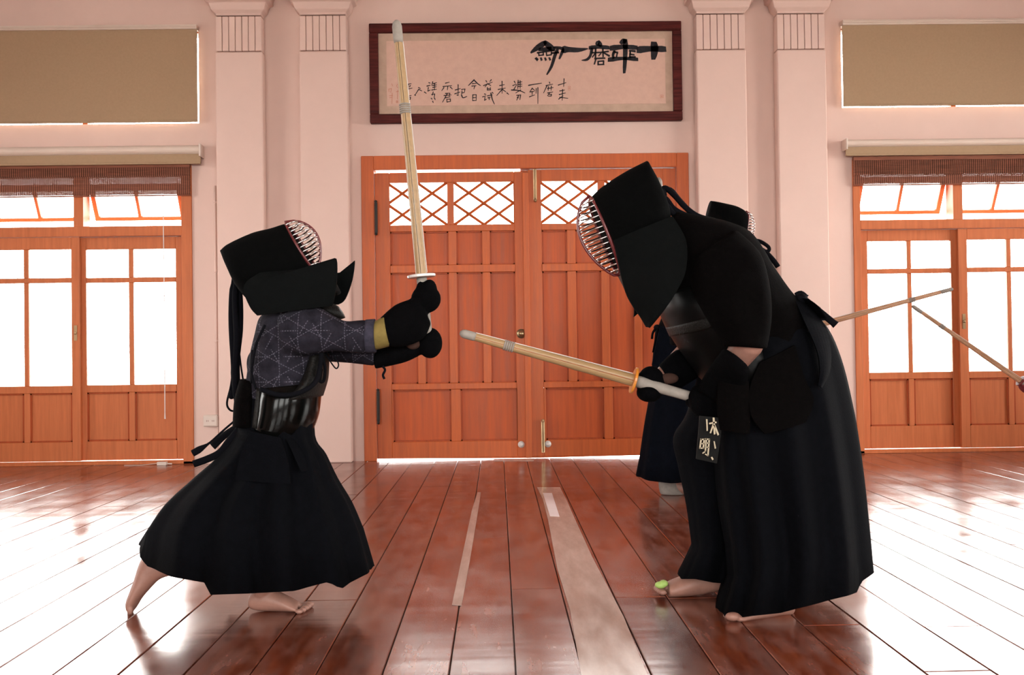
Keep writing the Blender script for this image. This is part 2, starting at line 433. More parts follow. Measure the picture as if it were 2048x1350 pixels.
mb = MB(); holed(mb, 'y', YB, YW, XR, XR+TH, 0, ZC, [(-2.4,.2,.5,3.2), (3.9,6.9,.5,3.3)])  # forward opening unseen, placed to brighten the front wall from the right
build('wall_right', mb, 'wall', kind='structure')
mb = MB(); mb.box(XL-TH, XR+TH, YB-TH, YW+TH, ZC, ZC+.15); build('ceiling', mb, 'ceil', kind='structure')
mb = MB(); mb.box(-40, 40, YW+TH+.05, 60, -.35, -.15); mb.box(-40, 40, -40, YB-TH-.05, -.35, -.15)
mb.box(-40, XL-TH-.05, YB-TH-.05, YW+TH+.05, -.35, -.15); mb.box(XR+TH+.05, 40, YB-TH-.05, YW+TH+.05, -.35, -.15)
build('ground', mb, 'ground', kind='structure')
def simple_window(n, axis, a, b, z0, z1, c):
    mb = MB(); g = MB(); w_ = .06
    def bx(m_, u0, u1, q0, q1, t0, t1):
        if axis == 'x': m_.box(u0, u1, c+t0, c+t1, q0, q1)
        else: m_.box(c+t0, c+t1, u0, u1, q0, q1)
    bx(mb, a, a+w_, z0, z1, 0, .1); bx(mb, b-w_, b, z0, z1, 0, .1); bx(mb, a, b, z0, z0+w_, 0, .1); bx(mb, a, b, z1-w_, z1, 0, .1)
    for k in (1, 2): u = a+(b-a)*k/3; bx(mb, u-.03, u+.03, z0, z1, .02, .08)
    bx(mb, a, b, (z0+z1)*.6-.03, (z0+z1)*.6+.03, .02, .08)
    o = build('window_%d' % n, mb, 'wood2', kind='structure')
    bx(g, a+.02, b-.02, z0+.02, z1-.02, .047, .053); build('pane', g, 'glass', o)
simple_window(3, 'x', -4.6, -2.2, .5, 3.2, YB-.16); simple_window(4, 'x', -1.2, 1.2, .5, 3.2, YB-.16); simple_window(5, 'x', 2.2, 4.6, .5, 3.2, YB-.16)
simple_window(6, 'y', -2.4, .2, .5, 3.2, XR+.06); simple_window(7, 'y', 3.9, 6.9, .5, 3.3, XR+.06); simple_window(8, 'y', 3.6, 6.0, .8, 3.0, XL-.16)  # last two unseen, placed near the front to brighten the front wall
H = math.pi/2
for x in (-3.4, 0, 3.4): portal((x, YB-TH-.02, 1.85), (H, 0, 0), 2.4, 2.7)
for y in (-1.1, 5.4): portal((XR+TH+.02, y, 1.9), (0, H, 0), 2.8, 3.0)
portal((XL-TH-.02, 4.8, 1.9), (0, -H, 0), 2.2, 2.4)
portal(((lw0+lw1)/2, YW+TH+.3, lzt/2), (-H, 0, 0), 3.66, lzt); portal(((rw0+rw1)/2, YW+TH+.3, rzt/2), (-H, 0, 0), 3.66, rzt)

# floor: boards running towards the front wall
PW = .1785
mb = MB(); mb.box(XL-TH, XR+TH, YB-TH, YW+TH, -.15, -.022)
floor = build('floor', mb, 'sub', kind='structure')
WLf = WL[floor.name]
xl4 = G(1032, 1348).x
k0 = int((xl4-XL)/PW)+1
x = xl4 - k0*PW
joints = {}
def plank(x0, x1, y0, y1):
    g, c = .0016, .0022
    x0 += g; x1 -= g; y0 += g*.7; y1 -= g*.7; dz = random.uniform(-.0006, .0004)
    t, zt = -.02, dz
    vs_ = [(x0,y0,t),(x1,y0,t),(x1,y1,t),(x0,y1,t),(x0,y0,zt-c),(x1,y0,zt-c),(x1,y1,zt-c),(x0,y1,zt-c),(x0+c,y0+c,zt),(x1-c,y0+c,zt),(x1-c,y1-c,zt),(x0+c,y1-c,zt)]
    fs = [(3,2,1,0),(0,1,5,4),(1,2,6,5),(2,3,7,6),(3,0,4,7),(4,5,9,8),(5,6,10,9),(6,7,11,10),(7,4,8,11),(8,9,10,11)]
    m_ = MB(); m_.add(vs_, fs); build('plank', m_, 'floor', floor)
i = 0
while x < XR:
    far = abs(x) > 4.6
    y = YB + (random.uniform(-2.5, -.5))
    cuts = [YB]
    y = y + random.uniform(3.4, 4.4)
    while y < YW-.6:
        if y > YB+.5: cuts.append(y)
        y += random.choice((2.8, 3.4, 4.2)) + random.uniform(-.3, .3)
    cuts.append(YW)
    for a, b in zip(cuts, cuts[1:]):
        plank(max(x, XL), min(x+PW, XR), a, b)
    x += PW; i += 1

# pale line on the boards, white mark and narrow strip
def strip(name, L, m_, h, **k):
    mb = MB(); a = [G(px, py) for px, py in L[0]]; b = [G(px, py) for px, py in L[1]]
    n = len(a)
    vs_ = [Vector((p.x, p.y, h)) for p in a] + [Vector((p.x, p.y, h)) for p in b]; vs2 = [Vector((v.x, v.y, .0007)) for v in vs_]
    fs = [(i, i+n, i+n+1, i+1) for i in range(n-1)] + [(i+2*n, i+1+2*n, i+n+1+2*n, i+n+2*n) for i in range(n-1)]
    N2 = 2*n
    for i in range(n-1): fs += [(i, i+1, i+1+N2, i+N2), (i+n, i+n+N2, i+n+1+N2, i+n+1)]
    fs += [(0, N2, N2+n, n), (n-1, 2*n-1, 2*n-1+N2, n-1+N2)]
    mb.add(vs_+vs2, fs); return build(name, mb, m_, **k)
strip('floor_line', [[(1172,1400),(1162,1349),(1140,1220),(1115,1140),(1096,1040),(1086,1000),(1074,975)], [(1330,1425),(1294,1349),(1247,1234),(1184,1114),(1146,1030),(1134,1002),(1120,975)]], 'tape', .0022,
      label='wide pale beige court line running across the boards towards the double door', cat='floor line')
strip('floor_mark', [[(1100,1033),(1086,987)], [(1119,1034),(1104,987)]], 'whitetape', .0034,
      label='short bright white tape mark lying on the far end of the wide pale line', cat='floor mark')
strip('floor_tape', [[(904,1210),(926,1105),(944,1020),(955,985)], [(923,1212),(940,1120),(955,1030),(962,985)]], 'tape', .0020,
      label='narrow faded tape strip on the boards left of the wide pale line', cat='floor tape')
strip('floor_tape', [[(988,922),(988,918)], [(1068,922),(1068,918)]], 'tape', .0020,
      label='short faded tape strip lying crosswise in front of the double door', cat='floor tape')

# ------------------------------------------------------------------ pilasters
PD = .11
def pilaster(n, x0p, x1p, yref):
    y0 = YW-PD
    x0, x1 = W(x0p, 400, y0).x, W(x1p, 400, y0).x
    zc = wz(yref+72, (x0p+x1p)/2, y0); zt = wz(yref, (x0p+x1p)/2, y0)
    mb = MB(); mb.box(x0, x1, y0, YW, 0, zc)
    o = build('trim_%d' % n, mb, 'wall', kind='structure', bevel=.008)
    c = MB(); c.box(x0+.014, x1-.014, y0+.016, YW, zc, zt); build('capital_core', c, 'slot', o)
    nf = 7; wd = (x1-x0-.006)/nf
    for k in range(nf):
        f = MB(); a = x0+.003+k*wd; f.box(a+.0022, a+wd-.0022, y0+.003, YW-.002, zc+.006, zt-.006); build('flute', f, 'wall', o, bevel=.003)
    t = MB()
    prof = [(0, 0), (.0, .012), (.03, .035), (.045, .085), (.075, .10), (.075, .125), (.085, .16), (.11, .42), (.11, ZC-zt-.01)]
    R = []
    for e, h in prof:
        z = zt+.004+h; R.append([Vector((x0+.006-e, y0+.004-e, z)), Vector((x1-.006+e, y0+.004-e, z)), Vector((x1-.006+e, YW-.003, z)), Vector((x0+.006-e, YW-.003, z))])
    t.loft(R); build('capital', t, 'wall', o, bevel=.004)
pilaster(1, 433, 527, 31); pilaster(2, 601, 697, 29.5); pilaster(3, 1397, 1497, 27); pilaster(4, 1559, 1657, 26.5)

# ------------------------------------------------------------------ front double door
fy0, fy1 = YW-.03, YW+.12
ix0, ix1 = wx(751, 600), wx(1356, 600); iz1 = wz(338, 1050)
mb = MB(); mb.box(dx0, ix0, fy0, fy1, 0, dz1); mb.box(ix1, dx1, fy0, fy1, 0, dz1); mb.box(ix0, ix1, fy0, fy1, iz1, dz1)
build('trim_5', mb, 'wood', kind='structure', bevel=.004)
sx_ = wx(1052, 600)
def dX(u, v=700): return wx(700+u/2.076, 290+v/2.076, YW+.02)
def dZ(v, u=700): return wz(290+v/2.076, 700+u/2.076, YW+.02)
LY0, LY1 = YW+.012, YW+.055
def leaf(n, u0, u1, cols_, glass_u, mid_u, p3, gap_top):
    """frame of stiles and rails as the door, panels, panes and lattice as parts"""
    zb = .014; zt = iz1-.004-gap_top
    x0, x1 = dX(u0), dX(u1)
    if n == 2: x1 = ix1-.002
    else: x0 = ix0+.002
    mb = MB()
    gz0, gz1 = dZ(328), dZ(152)
    r1a, r1b = dZ(495), dZ(355); r2a, r2b = dZ(985), dZ(526); r3a, r3b = dZ(1226), dZ(1010)
    L0, L1 = dX(cols_[0][0]), dX(cols_[-1][1])
    mb.box(x0, L0, LY0, LY1, zb, zt); mb.box(L1, x1, LY0, LY1, zb, zt)
    for z0, z1 in ((r3a, r3b),): mb.box(L0, dX(p3[0][0]), LY0, LY1, z0, z1); mb.box(dX(p3[1][1]), L1, LY0, LY1, z0, z1)
    mb.box(L0, dX(glass_u[0][0]), LY0, LY1, gz0, gz1) if dX(glass_u[0][0]) > L0 else None
    mb.box(dX(glass_u[1][1]), L1, LY0, LY1, gz0, gz1) if dX(glass_u[1][1]) < L1 else None
    for a, b in ((zb, r3a), (r3b, r2a), (r2b, r1a), (r1b, gz0), (gz1, zt)): mb.box(L0, L1, LY0, LY1, a, b)
    mb.box(L0, L1, LY0-.006, LY0, dZ(526), dZ(495))
    for a, b in zip(cols_, cols_[1:]):
        for z0, z1 in ((r1a, r1b), (r2a, r2b)): mb.box(dX(a[1]), dX(b[0]), LY0+.004, LY1, z0, z1)
    mb.box(dX(p3[0][1]), dX(p3[1][0]), LY0+.004, LY1, r3a, r3b)
    mb.box(dX(glass_u[0][1]), dX(glass_u[1][0]), LY0+.002, LY1, gz0, gz1)
    xm, xo = (x1, x0) if n == 1 else (x0, x1)
    wq = [(xm, .002), (xm, zb), (xo*.92+xm*.08, zb)]
    mb.prism(wq, LY0+.002, LY1-.002)
    o = build('door_%d' % n, mb, 'wood', kind='structure', bevel=.003)
    def pan(a, b, z0, z1):
        q = MB(); q.box(dX(a)-.004, dX(b)+.004, LY0+.025, LY0+.037, z0-.004, z1+.004); build('panel', q, 'panel', o)
        e = .012; q = MB(); xa, xb = dX(a), dX(b)
        q.box(xa, xa+e, LY0+.012, LY0+.026, z0, z1); q.box(xb-e, xb, LY0+.012, LY0+.026, z0, z1); q.box(xa, xb, LY0+.012, LY0+.026, z0, z0+e); q.box(xa, xb, LY0+.012, LY0+.026, z1-e, z1)
        build('panel_moulding', q, 'mould', o)
    for a, b in cols_:
        pan(a, b, r1a, r1b); pan(a, b, r2a, r2b)
    for a, b in p3: pan(a, b, r3a, r3b)
    for a, b in glass_u:
        xa, xb = dX(a), dX(b)
        q = MB(); q.box(xa, xb, LY0+.026, LY0+.031, gz0, gz1); build('pane', q, 'glass', o)
        cx, cz = (xa+xb)/2, (gz0+gz1)/2; hw, hh = (xb-xa)/2, (gz1-gz0)/2
        for sg in (1, -1):
            for off in (-1, 0, 1):
                # line: (x-cx) = off*hw + sg*hw*t*... with z = cz + hh*t
                P = []
                for t in (-1, 1):
                    P.append((off*hw + sg*hw*t, hh*t))
                (xa_, za_), (xb_, zb_) = P
                # clip to the light
                def clip(x, z, x2, z2):
                    if abs(x) > hw:
                        f = (math.copysign(hw, x)-x)/(x2-x); return math.copysign(hw, x), z+(z2-z)*f
                    return x, z
                A = clip(xa_, za_, xb_, zb_); B = clip(xb_, zb_, xa_, za_)
                q = MB(); yy = LY0+.012+(.005 if sg > 0 else 0)
                q.tube([(cx+A[0], yy, cz+A[1]), (cx+B[0], yy, cz+B[1])], .0105, 4, fdir=(0, 1, 0), flat=1.1)
                build('lattice_bar', q, 'wood', o)
    return o
dl = leaf(1, 107, 724, [(170,280),(312,412),(445,552),(584,688)], [(160,409),(437,685)], None, [(175,415),(455,692)], .014)
dr = leaf(2, 745, 1356, [(800,905),(940,1045),(1078,1180),(1212,1305)], [(792,1035),(1065,1305)], None, [(808,1050),(1086,1305)], 0)
q = MB(); q.box(dX(716), dX(754), LY1+.002, LY1+.02, .002, iz1-.002); build('astragal', q, 'wood', dl)
q = MB(); q.box(dX(722), dX(748), LY0-.022, LY0-.001, .004, iz1-.03); build('meeting_bead', q, 'wood', dl, bevel=.004)
for py0, py1, xx in ((403, 468, 752), (780, 846, 757)):
    q = MB(); a = W(xx, py0, YW-.04); b = W(xx, py1, YW-.04); X = wx(754, 620, YW-.04)
    q.tube([(X, YW-.043, a.z), (X, YW-.043, b.z)], .0095, 10); q.box(X-.012, X+.012, YW-.036, YW-.029, b.z+.01, a.z-.01)
    for z in (a.z, b.z): q.ell((X, YW-.043, z), .013, .013, .011, 8, 6)
    build('hinge', q, 'iron', dl, smooth=False)
def knob(par, px, py, r, ry=.02, m_='brass'):
    c = W(px, py, LY0); q = MB()
    q.tube([(c.x, LY0-.002, c.z), (c.x, LY0-.008, c.z)], r*1.05, 18); q.ell((c.x, LY0-.012, c.z), r*.62, ry, r*.62)
    return build('lock' if ry < .02 else 'door_knob', q, m_, par, smooth=True)
knob(dl, 700+711/2.076, 290+783/2.076, .036, .03); knob(dl, 700+711/2.076, 290+1243/2.076, .025, .008, 'silver'); knob(dr, 700+822/2.076, 290+1241/2.076, .025, .008, 'silver')
for (px, y0, y1) in ((700+775/2.076, 338, 290+230/2.076), (700+794/2.076, 290+1145/2.076, 905)):
    a = W(px, y0, LY0).z; b = W(px, y1, LY0).z; X = wx(px, 600); q = MB()
    q.box(X-.013, X+.013, LY0-.004, LY0+.001, b, a); q.tube([(X, LY0-.012, b+.005), (X, LY0-.012, a-.005)], .007, 8); q.ell((X, LY0-.016, (a if y0 > 500 else b)), .012, .012, .016, 8, 6)
    build('sliding_bolt', q, 'brass', dr)

# ------------------------------------------------------------------ windows with sliding glazed doors
def glazed(n, jin, jout, xs, zs, ztop, side, leafw, refl):
    """xs in px measured on the visible leaf nearest the pilaster; builds a row of leaves outward"""
    y0 = YW+.03
    a, b = sorted((jin, jout))
    far = jout + side*3.62
    mb = MB()
    jw = abs(jin-jout)
    fx0, fx1 = sorted((jout, far))
    mb.box(fx0, fx0+jw, YW-.012, YW+.16, 0, ztop); mb.box(fx1-jw, fx1, YW-.012, YW+.16, 0, ztop)
    mb.box(fx0, fx1, YW-.012, YW+.16, 0, .022)
    zt0, zt1 = zs['tr0'], zs['tr1']
    mb.box(fx0+jw, fx1-jw, YW-.008, YW+.14, zt0, zt1)
    mb.box(fx0+jw, fx1-jw, YW-.008, YW+.14, ztop-.07, ztop)
    o = build('window_%d' % n, mb, 'wood2', kind='structure', bevel=.003)
    g = MB(); g.box(fx0+jw, fx1-jw, YW+.0, YW+.02, .022, .030); build('track', g, 'wood2', o)
    nl = 4
    for k in range(nl):
        u0 = jin + side*leafw*k; u1 = u0 + side*(leafw+.03)
        A, B = sorted((u0, u1)); yy = YW+.045 if (k % 2 == 0) else YW+.005
        st = zs['stile']; bw = zs['bar']
        m_ = MB(); ya, yb = yy, yy+.035
        zb = .032
        m_.box(A, A+st, ya, yb, zb, zt0-.002); m_.box(B-st, B, ya, yb, zb, zt0-.002)
        for z0, z1 in ((zb, zs['p0']), (zs['p1'], zs['g0']), (zs['g1'], zs['g2']), (zs['g3'], zt0-.002)): m_.box(A+st, B-st, ya, yb, z0, z1)
        c = (A+B)/2
        m_.box(c-bw/2, c+bw/2, ya+.002, yb, zs['p0'], zs['p1'])
        m_.box(c-bw/2*.8, c+bw/2*.8, ya+.002, yb, zs['g0'], zs['g1']); m_.box(c-bw/2*.8, c+bw/2*.8, ya+.002, yb, zs['g2'], zs['g3'])
        lf = build('sliding_door', m_, 'wood2', o, bevel=.003)
        for (xa, xb) in ((A+st, c-bw/2), (c+bw/2, B-st)):
            q = MB(); q.box(xa-.003, xb+.003, ya+.018, ya+.026, zs['p0'], zs['p1']); build('panel', q, 'wood2', lf)
            q = MB(); e = .012; z0, z1 = zs['p0'], zs['p1']
            q.box(xa, xa+e, ya+.008, ya+.02, z0, z1); q.box(xb-e, xb, ya+.008, ya+.02, z0, z1); q.box(xa, xb, ya+.008, ya+.02, z0, z0+e); q.box(xa, xb, ya+.008, ya+.02, z1-e, z1); build('panel_moulding', q, 'mould', lf)
            for z0, z1 in ((zs['g0'], zs['g1']), (zs['g2'], zs['g3'])):
                q = MB(); q.box(xa-.006, xb+.006, ya+.015, ya+.019, z0, z1); build('pane', q, 'glass', lf)
        q = MB(); kx = (A+st/2) if side > 0 else (B-st/2)
        if k == 1:
            kx = (A+st/2) if side > 0 else (B-st/2)
            q.box(kx-.012, kx+.012, ya-.003, ya, .98, 1.1); q.ell((kx, ya-.006, 1.04), .011, .008, .011); build('pull', q, 'brass', lf)
    # transom lights with tilted sashes
    for k in range(1, 4):
        u = jin + side*leafw*k
        m_ = MB(); m_.box(u-.038, u+.038, YW-.004, YW+.12, zt1, ztop-.07); build('mullion', m_, 'wood2', o)
    for k in range(4):
        u0 = jin + side*leafw*k; A, B = sorted((u0, u0+side*leafw)); A += .04; B -= .04
        zh, zb_ = ztop-.135, zt1+.045
        # sash hinged at the top, bottom swung outward
        ang = math.radians(28); Ls = (zh-zb_)*1.0
        def PT(x, s_, t_): return Vector((x, YW+.10+s_*math.sin(ang)+t_*math.cos(ang), zh-s_*math.cos(ang)+t_*math.sin(ang)))
        def bar(m_, xa, xb, s0, s1, t0=-.014, t1=.014):
            c8 = [PT(x, s_, t_) for s_ in (s0, s1) for (x, t_) in ((xa, t0), (xb, t0), (xb, t1), (xa, t1))]
            m_.add(c8, [(0,1,2,3),(7,6,5,4),(0,4,5,1),(1,5,6,2),(2,6,7,3),(3,7,4,0)])
        m_ = MB(); bar(m_, A, A+.035, 0, Ls); bar(m_, B-.035, B, 0, Ls); bar(m_, A+.035, B-.035, 0, .04); bar(m_, A+.035, B-.035, Ls-.03, Ls)
        c = (A+B)/2; bar(m_, c-.012, c+.012, .04, Ls-.03)
        sh = build('awning_sash', m_, 'wood2', o)
        q = MB(); bar(q, A+.03, B-.03, .03, Ls-.02, -.002, .002); build('pane', q, 'glass', sh)
    return o
def lX(u): return W(u/2.596, 700, YW+.03).x
def lZ(v, px=200): return W(px, 440+v/2.596, YW+.03).z
jin = lX(925+30); jout = lw1
zl = dict(tr0=lZ(88), tr1=lZ(36), stile=abs(lX(445)-lX(402)), bar=abs(lX(695)-lX(672))+.012, p0=lZ(1150), p1=lZ(896), g0=lZ(858), g1=lZ(325), g2=lZ(299), g3=lZ(152))
w1 = glazed(1, jin, jout, None, zl, lzt, -1, lX(957)-lX(424), 0)
def rX(u): return W(1650+u/2.596, 700, YW+.03).x
def rZ(v, px=1850): return W(px, 440+v/2.596, YW+.03).z
zr = dict(tr0=rZ(48), tr1=rZ(0), stile=abs(rX(718)-rX(672)), bar=abs(rX(447)-rX(427))+.012, p0=rZ(1068), p1=rZ(824), g0=rZ(789), g1=rZ(275), g2=rZ(250), g3=rZ(106))
w2 = glazed(2, rX(187), rw0, None, zr, rzt, 1, rX(694)-rX(187), 0)
# upper lights behind the roller blinds
for nn, a, b, (z0, z1) in ((9, lw0, lu1, ub), (10, ru0, rw1, ubr)):
    m_ = MB(); e = .008
    m_.box(a, b, YW+.08, YW+.13, z0, z0+e); m_.box(a, b, YW+.08, YW+.13, z1-e, z1); m_.box(a, a+e, YW+.08, YW+.13, z0+e, z1-e); m_.box(b-e, b, YW+.08, YW+.13, z0+e, z1-e)
    for k in (1, 2, 3): u = a+(b-a)*k/4; m_.box(u-.02, u+.02, YW+.08, YW+.13, z0+e, z1-e)
    o = build('window_%d' % nn, m_, 'wood2', kind='structure'); q = MB(); q.box(a+e, b-e, YW+.10, YW+.105, z0+e, z1-e); build('pane', q, 'glass', o)

# ------------------------------------------------------------------ roller blinds and bamboo blinds
def roller(side, xe, far, ztop, zrail, zbot, label, full):
    y = YW-.05
    a, b = sorted((xe, far))
    o = empty('roller_blind', ((a+b)/2, y, zbot), label=label, cat='roller blind')
    q = MB()
    if full:
        q.box(a, b, y-.02, YW-.002, zrail, ztop); q.box(a, b, y-.03, y-.02, zrail+.012, ztop-.012)
    else:
        R = [];
        for x_ in (a, b):
            R.append([Vector((x_, YW-.055+.05*math.cos(t), (ztop+zrail)/2+(ztop-zrail)/2*math.sin(t))) for t in [math.pi*2*k/20 for k in range(20)]])
        q.loft(R)
    build('headrail', q, 'headrail', o, bevel=.003 if full else 0)
    q = MB(); e = .012
    q.box(a+e*0, b, y-.004 if full else YW-.075, y if full else YW-.070, zbot+.012, zrail+.004); build('fabric', q, 'blind', o)
    q = MB(); q.box(a, b, (y if full else YW-.071)-.010, (y if full else YW-.071)+.008, zbot, zbot+.016); build('bottom_bar', q, 'blind', o, bevel=.003)
    if not full:
        q = MB(); xx = xe; q.box(xx-.006, xx+.006, YW-.11, YW-.001, zrail-.02, ztop+.004); build('end_cap', q, 'plastic', o, bevel=.003)
    return o
yb_ = YW-.05
roller(-1, wx(395, 150, yb_), lw0-.02, wz(50, 390, yb_), wz(59, 390, yb_), wz(244, 390, yb_), 'wide beige roller blind pulled down over the high window on the left', True)
roller(1, wx(1685, 130, yb_), rw1+.02, wz(41, 1690, yb_), wz(51, 1690, yb_), wz(213, 1690, yb_), 'wide beige roller blind pulled down over the high window on the right', True)
roller(-1, wx(401, 300, yb_-.03), lw0-.05, wz(291, 395, yb_), wz(310, 395, yb_), wz(329, 395, yb_), 'rolled-up beige roller blind over the glazed sliding doors on the left', False)
roller(1, wx(1692, 300, yb_-.03), rw1+.05, wz(280, 1700, yb_), wz(296, 1700, yb_), wz(313, 1700, yb_), 'rolled-up beige roller blind over the glazed sliding doors on the right', False)
def bamboo(a, b, z1, zm, z0, label, cordx):
    y = YW-.03
    o = empty('bamboo_blind', ((a+b)/2, y, z0), label=label, cat='bamboo blind')
    q = MB(); n = int((z1-z0)/.0074)
    for k in range(n):
        z = z0+.003+k*.0074
        sag = .0
        q.box(a+random.uniform(0, .006), b-random.uniform(0, .006), y-.001, y+.001, z, z+.0070)
    build('slats', q, 'bamboo_blind', o, kind='stuff')
    q = MB(); n = int((z1-zm)/.0074)
    for k in range(n):
        z = zm+.001+k*.0074; q.box(a, b, y-.012, y-.009, z, z+.0066)
    q.box(a, b, y-.02, y+.01, z1-.03, z1)
    build('valance_slats', q, 'bamboo_blind', o, kind='stuff')
    q = MB(); x_ = a+.02
    while x_ < b: q.box(x_-.0014, x_+.0014, y-.0150, y-.0125, zm-.004, z1); q.box(x_-.0014, x_+.0014, y-.0022, y-.0012, z0, zm); x_ += .0165
    build('threads', q, 'thread', o, kind='stuff')
    q = MB(); q.tube([(a, y, z0-.004), (b, y, z0-.004)], .006, 8); build('bottom_batten', q, 'bamboo_blind', o)
    return o
yy = YW-.03
bamboo(lw0+.02, wx(381, 350, yy), wz(327, 380, yy), wz(352, 300, yy), wz(390, 300, yy), 'brown bamboo blind drawn up above the glazed doors on the left', 0)
bamboo(wx(1706, 350, yy), rw1-.02, wz(314, 1710, yy), wz(350, 1750, yy), wz(369, 1750, yy), 'brown bamboo blind drawn up above the glazed doors on the right', 0)
q = MB(); a = W(326, 392, YW-.03); b = W(331, 830, YW-.03)
q.tube([(a.x, a.y, a.z), (a.x+.003, a.y, (a.z+b.z)/2), (a.x, b.y, b.z)], .0035, 6)
q.tube([(a.x, b.y, b.z+.03), (a.x, b.y, b.z-.03)], [.003, .006], 8)
build('pull_cord', q, 'whitecord', label='thin white pull cord hanging in front of the left glazed doors', cat='cord')

# electrical outlet and conduit
xo, zo = wx(424, 840), wz(841, 424)
o = empty('wall_outlet', (xo, YW, zo-.05), label='cream double socket box on the wall beside the left glazed doors', cat='outlet')
q = MB(); q.box(xo-.057, xo+.057, YW-.045, YW-.001, zo-.046, zo+.046); build('box', q, 'plastic', o, bevel=.006)
q = MB(); q.box(xo-.050, xo+.050, YW-.049, YW-.045, zo-.038, zo+.038); build('face_plate', q, 'plastic', o, bevel=.002)
for s_ in (-1, 1):
    for t_ in (-1, 1): q = MB(); q.box(xo+s_*.022+t_*.006-.0018, xo+s_*.022+t_*.006+.0018, YW-.0502, YW-.0485, zo-.006, zo+.006); build('slot', q, 'slot', o)
q = MB(); xc = wx(433, 600)
q.tube([(xc, YW-.014, zo+.047), (xc, YW-.014, wz(372, 430))], .010, 10); q.tube([(xc+.004, YW-.014, zo-.047), (xc+.004, YW-.014, .02)], .008, 10)
for z in (.35, .95, 1.5, 2.05): q.tube([(xc, YW-.014, z), (xc, YW-.014, z+.02)], .0135, 10)
build('conduit_pipe', q, 'wall', smooth=True, label='thin painted conduit pipe running up the wall above the socket box', cat='pipe')
q = MB(); p = G(365, 917); p.y = min(p.y, YW-.08); q.box(p.x-.04, p.x+.03, p.y-.02, p.y+.02, .001, .028); q.tube([(p.x+.03, p.y, .012), (p.x+.07, p.y, .010)], .006, 8); q.tube([(p.x-.04, p.y, .016), (p.x-.16, p.y-.01, .004), (p.x-.3, p.y, .004)], .0025, 6)
build('cord_weight', q, 'plastic', bevel=.004, label='small pale cord weight lying at the foot of the left glazed doors', cat='weight')

# ------------------------------------------------------------------ framed calligraphy
yf = YW-.045
def fX(px, py=140): return W(px, py, yf).x
def fZ(py, px=1050): return W(px, py, yf).z
X0, X1, Z0, Z1 = fX(739), fX(1363.5), fZ(243.5), fZ(45)
fr = empty('framed_calligraphy', ((X0+X1)/2, yf, Z0), label='long dark rosewood frame holding brush calligraphy on pink paper above the double door', cat='picture frame')
fw = fX(757)-fX(739)
for (a, b, c, d) in ((X0, X1, Z1-fw*1.05, Z1), (X0, X1, Z0, Z0+fw*1.0), (X0, X0+fw, Z0+fw, Z1-fw*1.05), (X1-fw, X1, Z0+fw, Z1-fw*1.05)):
    q = MB(); q.box(a, b, yf-.012, YW-.002, c, d); build('frame_rail', q, 'frame', fr, bevel=.005)
q = MB(); q.box(X0+fw, X1-fw, yf+.012, yf+.02, Z0+fw, Z1-fw); build('mount', q, 'matb', fr)
px0, px1, pz0, pz1 = fX(773), fX(1331), fZ(209), fZ(79)
q = MB(); q.box(px0, px1, yf+.009, yf+.012, pz0, pz1); build('paper', q, 'paper', fr)
yi = yf+.009
def cbig(u, v): p = W(1040+u/6.4, 60+v/6.4, yf+.009); return (p.x, p.z)
def csm(u, v): p = W(760+u/5.12, 140+v/5.12, yf+.009); return (p.x, p.z)
MPX = (fX(1331)-fX(773))/558
def big(L): return [[(u, v, w_*1.14/6.4*MPX) for u, v, w_ in s_] for s_ in L]
BIG = [
 [[(1515,255,85),(1600,245,72),(1700,240,60),(1850,245,78)], [(1715,172,82),(1722,260,84),(1708,365,58)]],
 [[(1290,168,42),(1318,135,44),(1345,150,56)], [(1168,232,72),(1320,216,50),(1492,226,58)], [(1345,130,62),(1348,300,52),(1334,545,38)], [(1140,380,62),(1320,364,36),(1500,376,50)],
  [(1210,270,34),(1190,320,30),(1200,365,28)], [(1200,280,26),(1250,290,30)], [(1245,295,22),(1235,345,24)], [(1400,265,25),(1472,272,34)], [(1412,268,26),(1405,350,26)], [(1404,310,24),(1460,318,24)], [(1404,346,24),(1475,344,26)]],
 [[(985,185,46),(1005,158,50),(1032,200,50)], [(892,228,50),(1010,216,42),(1134,226,50)], [(920,235,36),(902,325,30),(858,378,30),(790,388,10)], [(968,240,28),(966,352,22)], [(918,292,24),(1012,288,24)], [(962,300,22),(926,348,18)],
  [(1060,236,28),(1064,342,22)], [(1022,288,22),(1130,274,28)], [(1068,290,22),(1142,332,32)], [(1008,330,20),(1036,300,18)], [(958,366,26),(1086,360,26)], [(972,372,24),(952,436,24)], [(1000,400,24),(1000,440,24)], [(1000,402,22),(1072,396,22)], [(1070,396,24),(1068,442,24)], [(996,444,22),(1074,440,22)]],
 [[(562,250,92),(620,250,62),(740,256,52),(866,240,16)]],
 [[(140,290,24),(230,222,62),(322,160,56)], [(318,152,46),(380,215,74),(440,252,44)], [(250,250,50),(390,240,66)], [(222,292,24),(430,262,26)], [(238,286,20),(242,326,20)], [(242,326,20),(298,320,20)], [(298,320,20),(298,284,18)], [(336,284,20),(342,326,20)], [(342,326,20),(398,318,20)], [(400,318,20),(402,280,18)],
  [(205,362,36),(222,380,40)], [(268,360,30),(276,384,32)], [(322,360,30),(330,384,32)], [(376,358,30),(386,382,30)], [(432,222,28),(545,240,38),(532,300,32),(504,368,24)], [(484,240,34),(446,330,38),(402,468,32),(344,570,18)], [(400,296,28),(492,288,30)]]]
for L in BIG:
    q = MB(); strokes(q, cbig, big(L), yi); build('large_character', q, 'ink', fr)
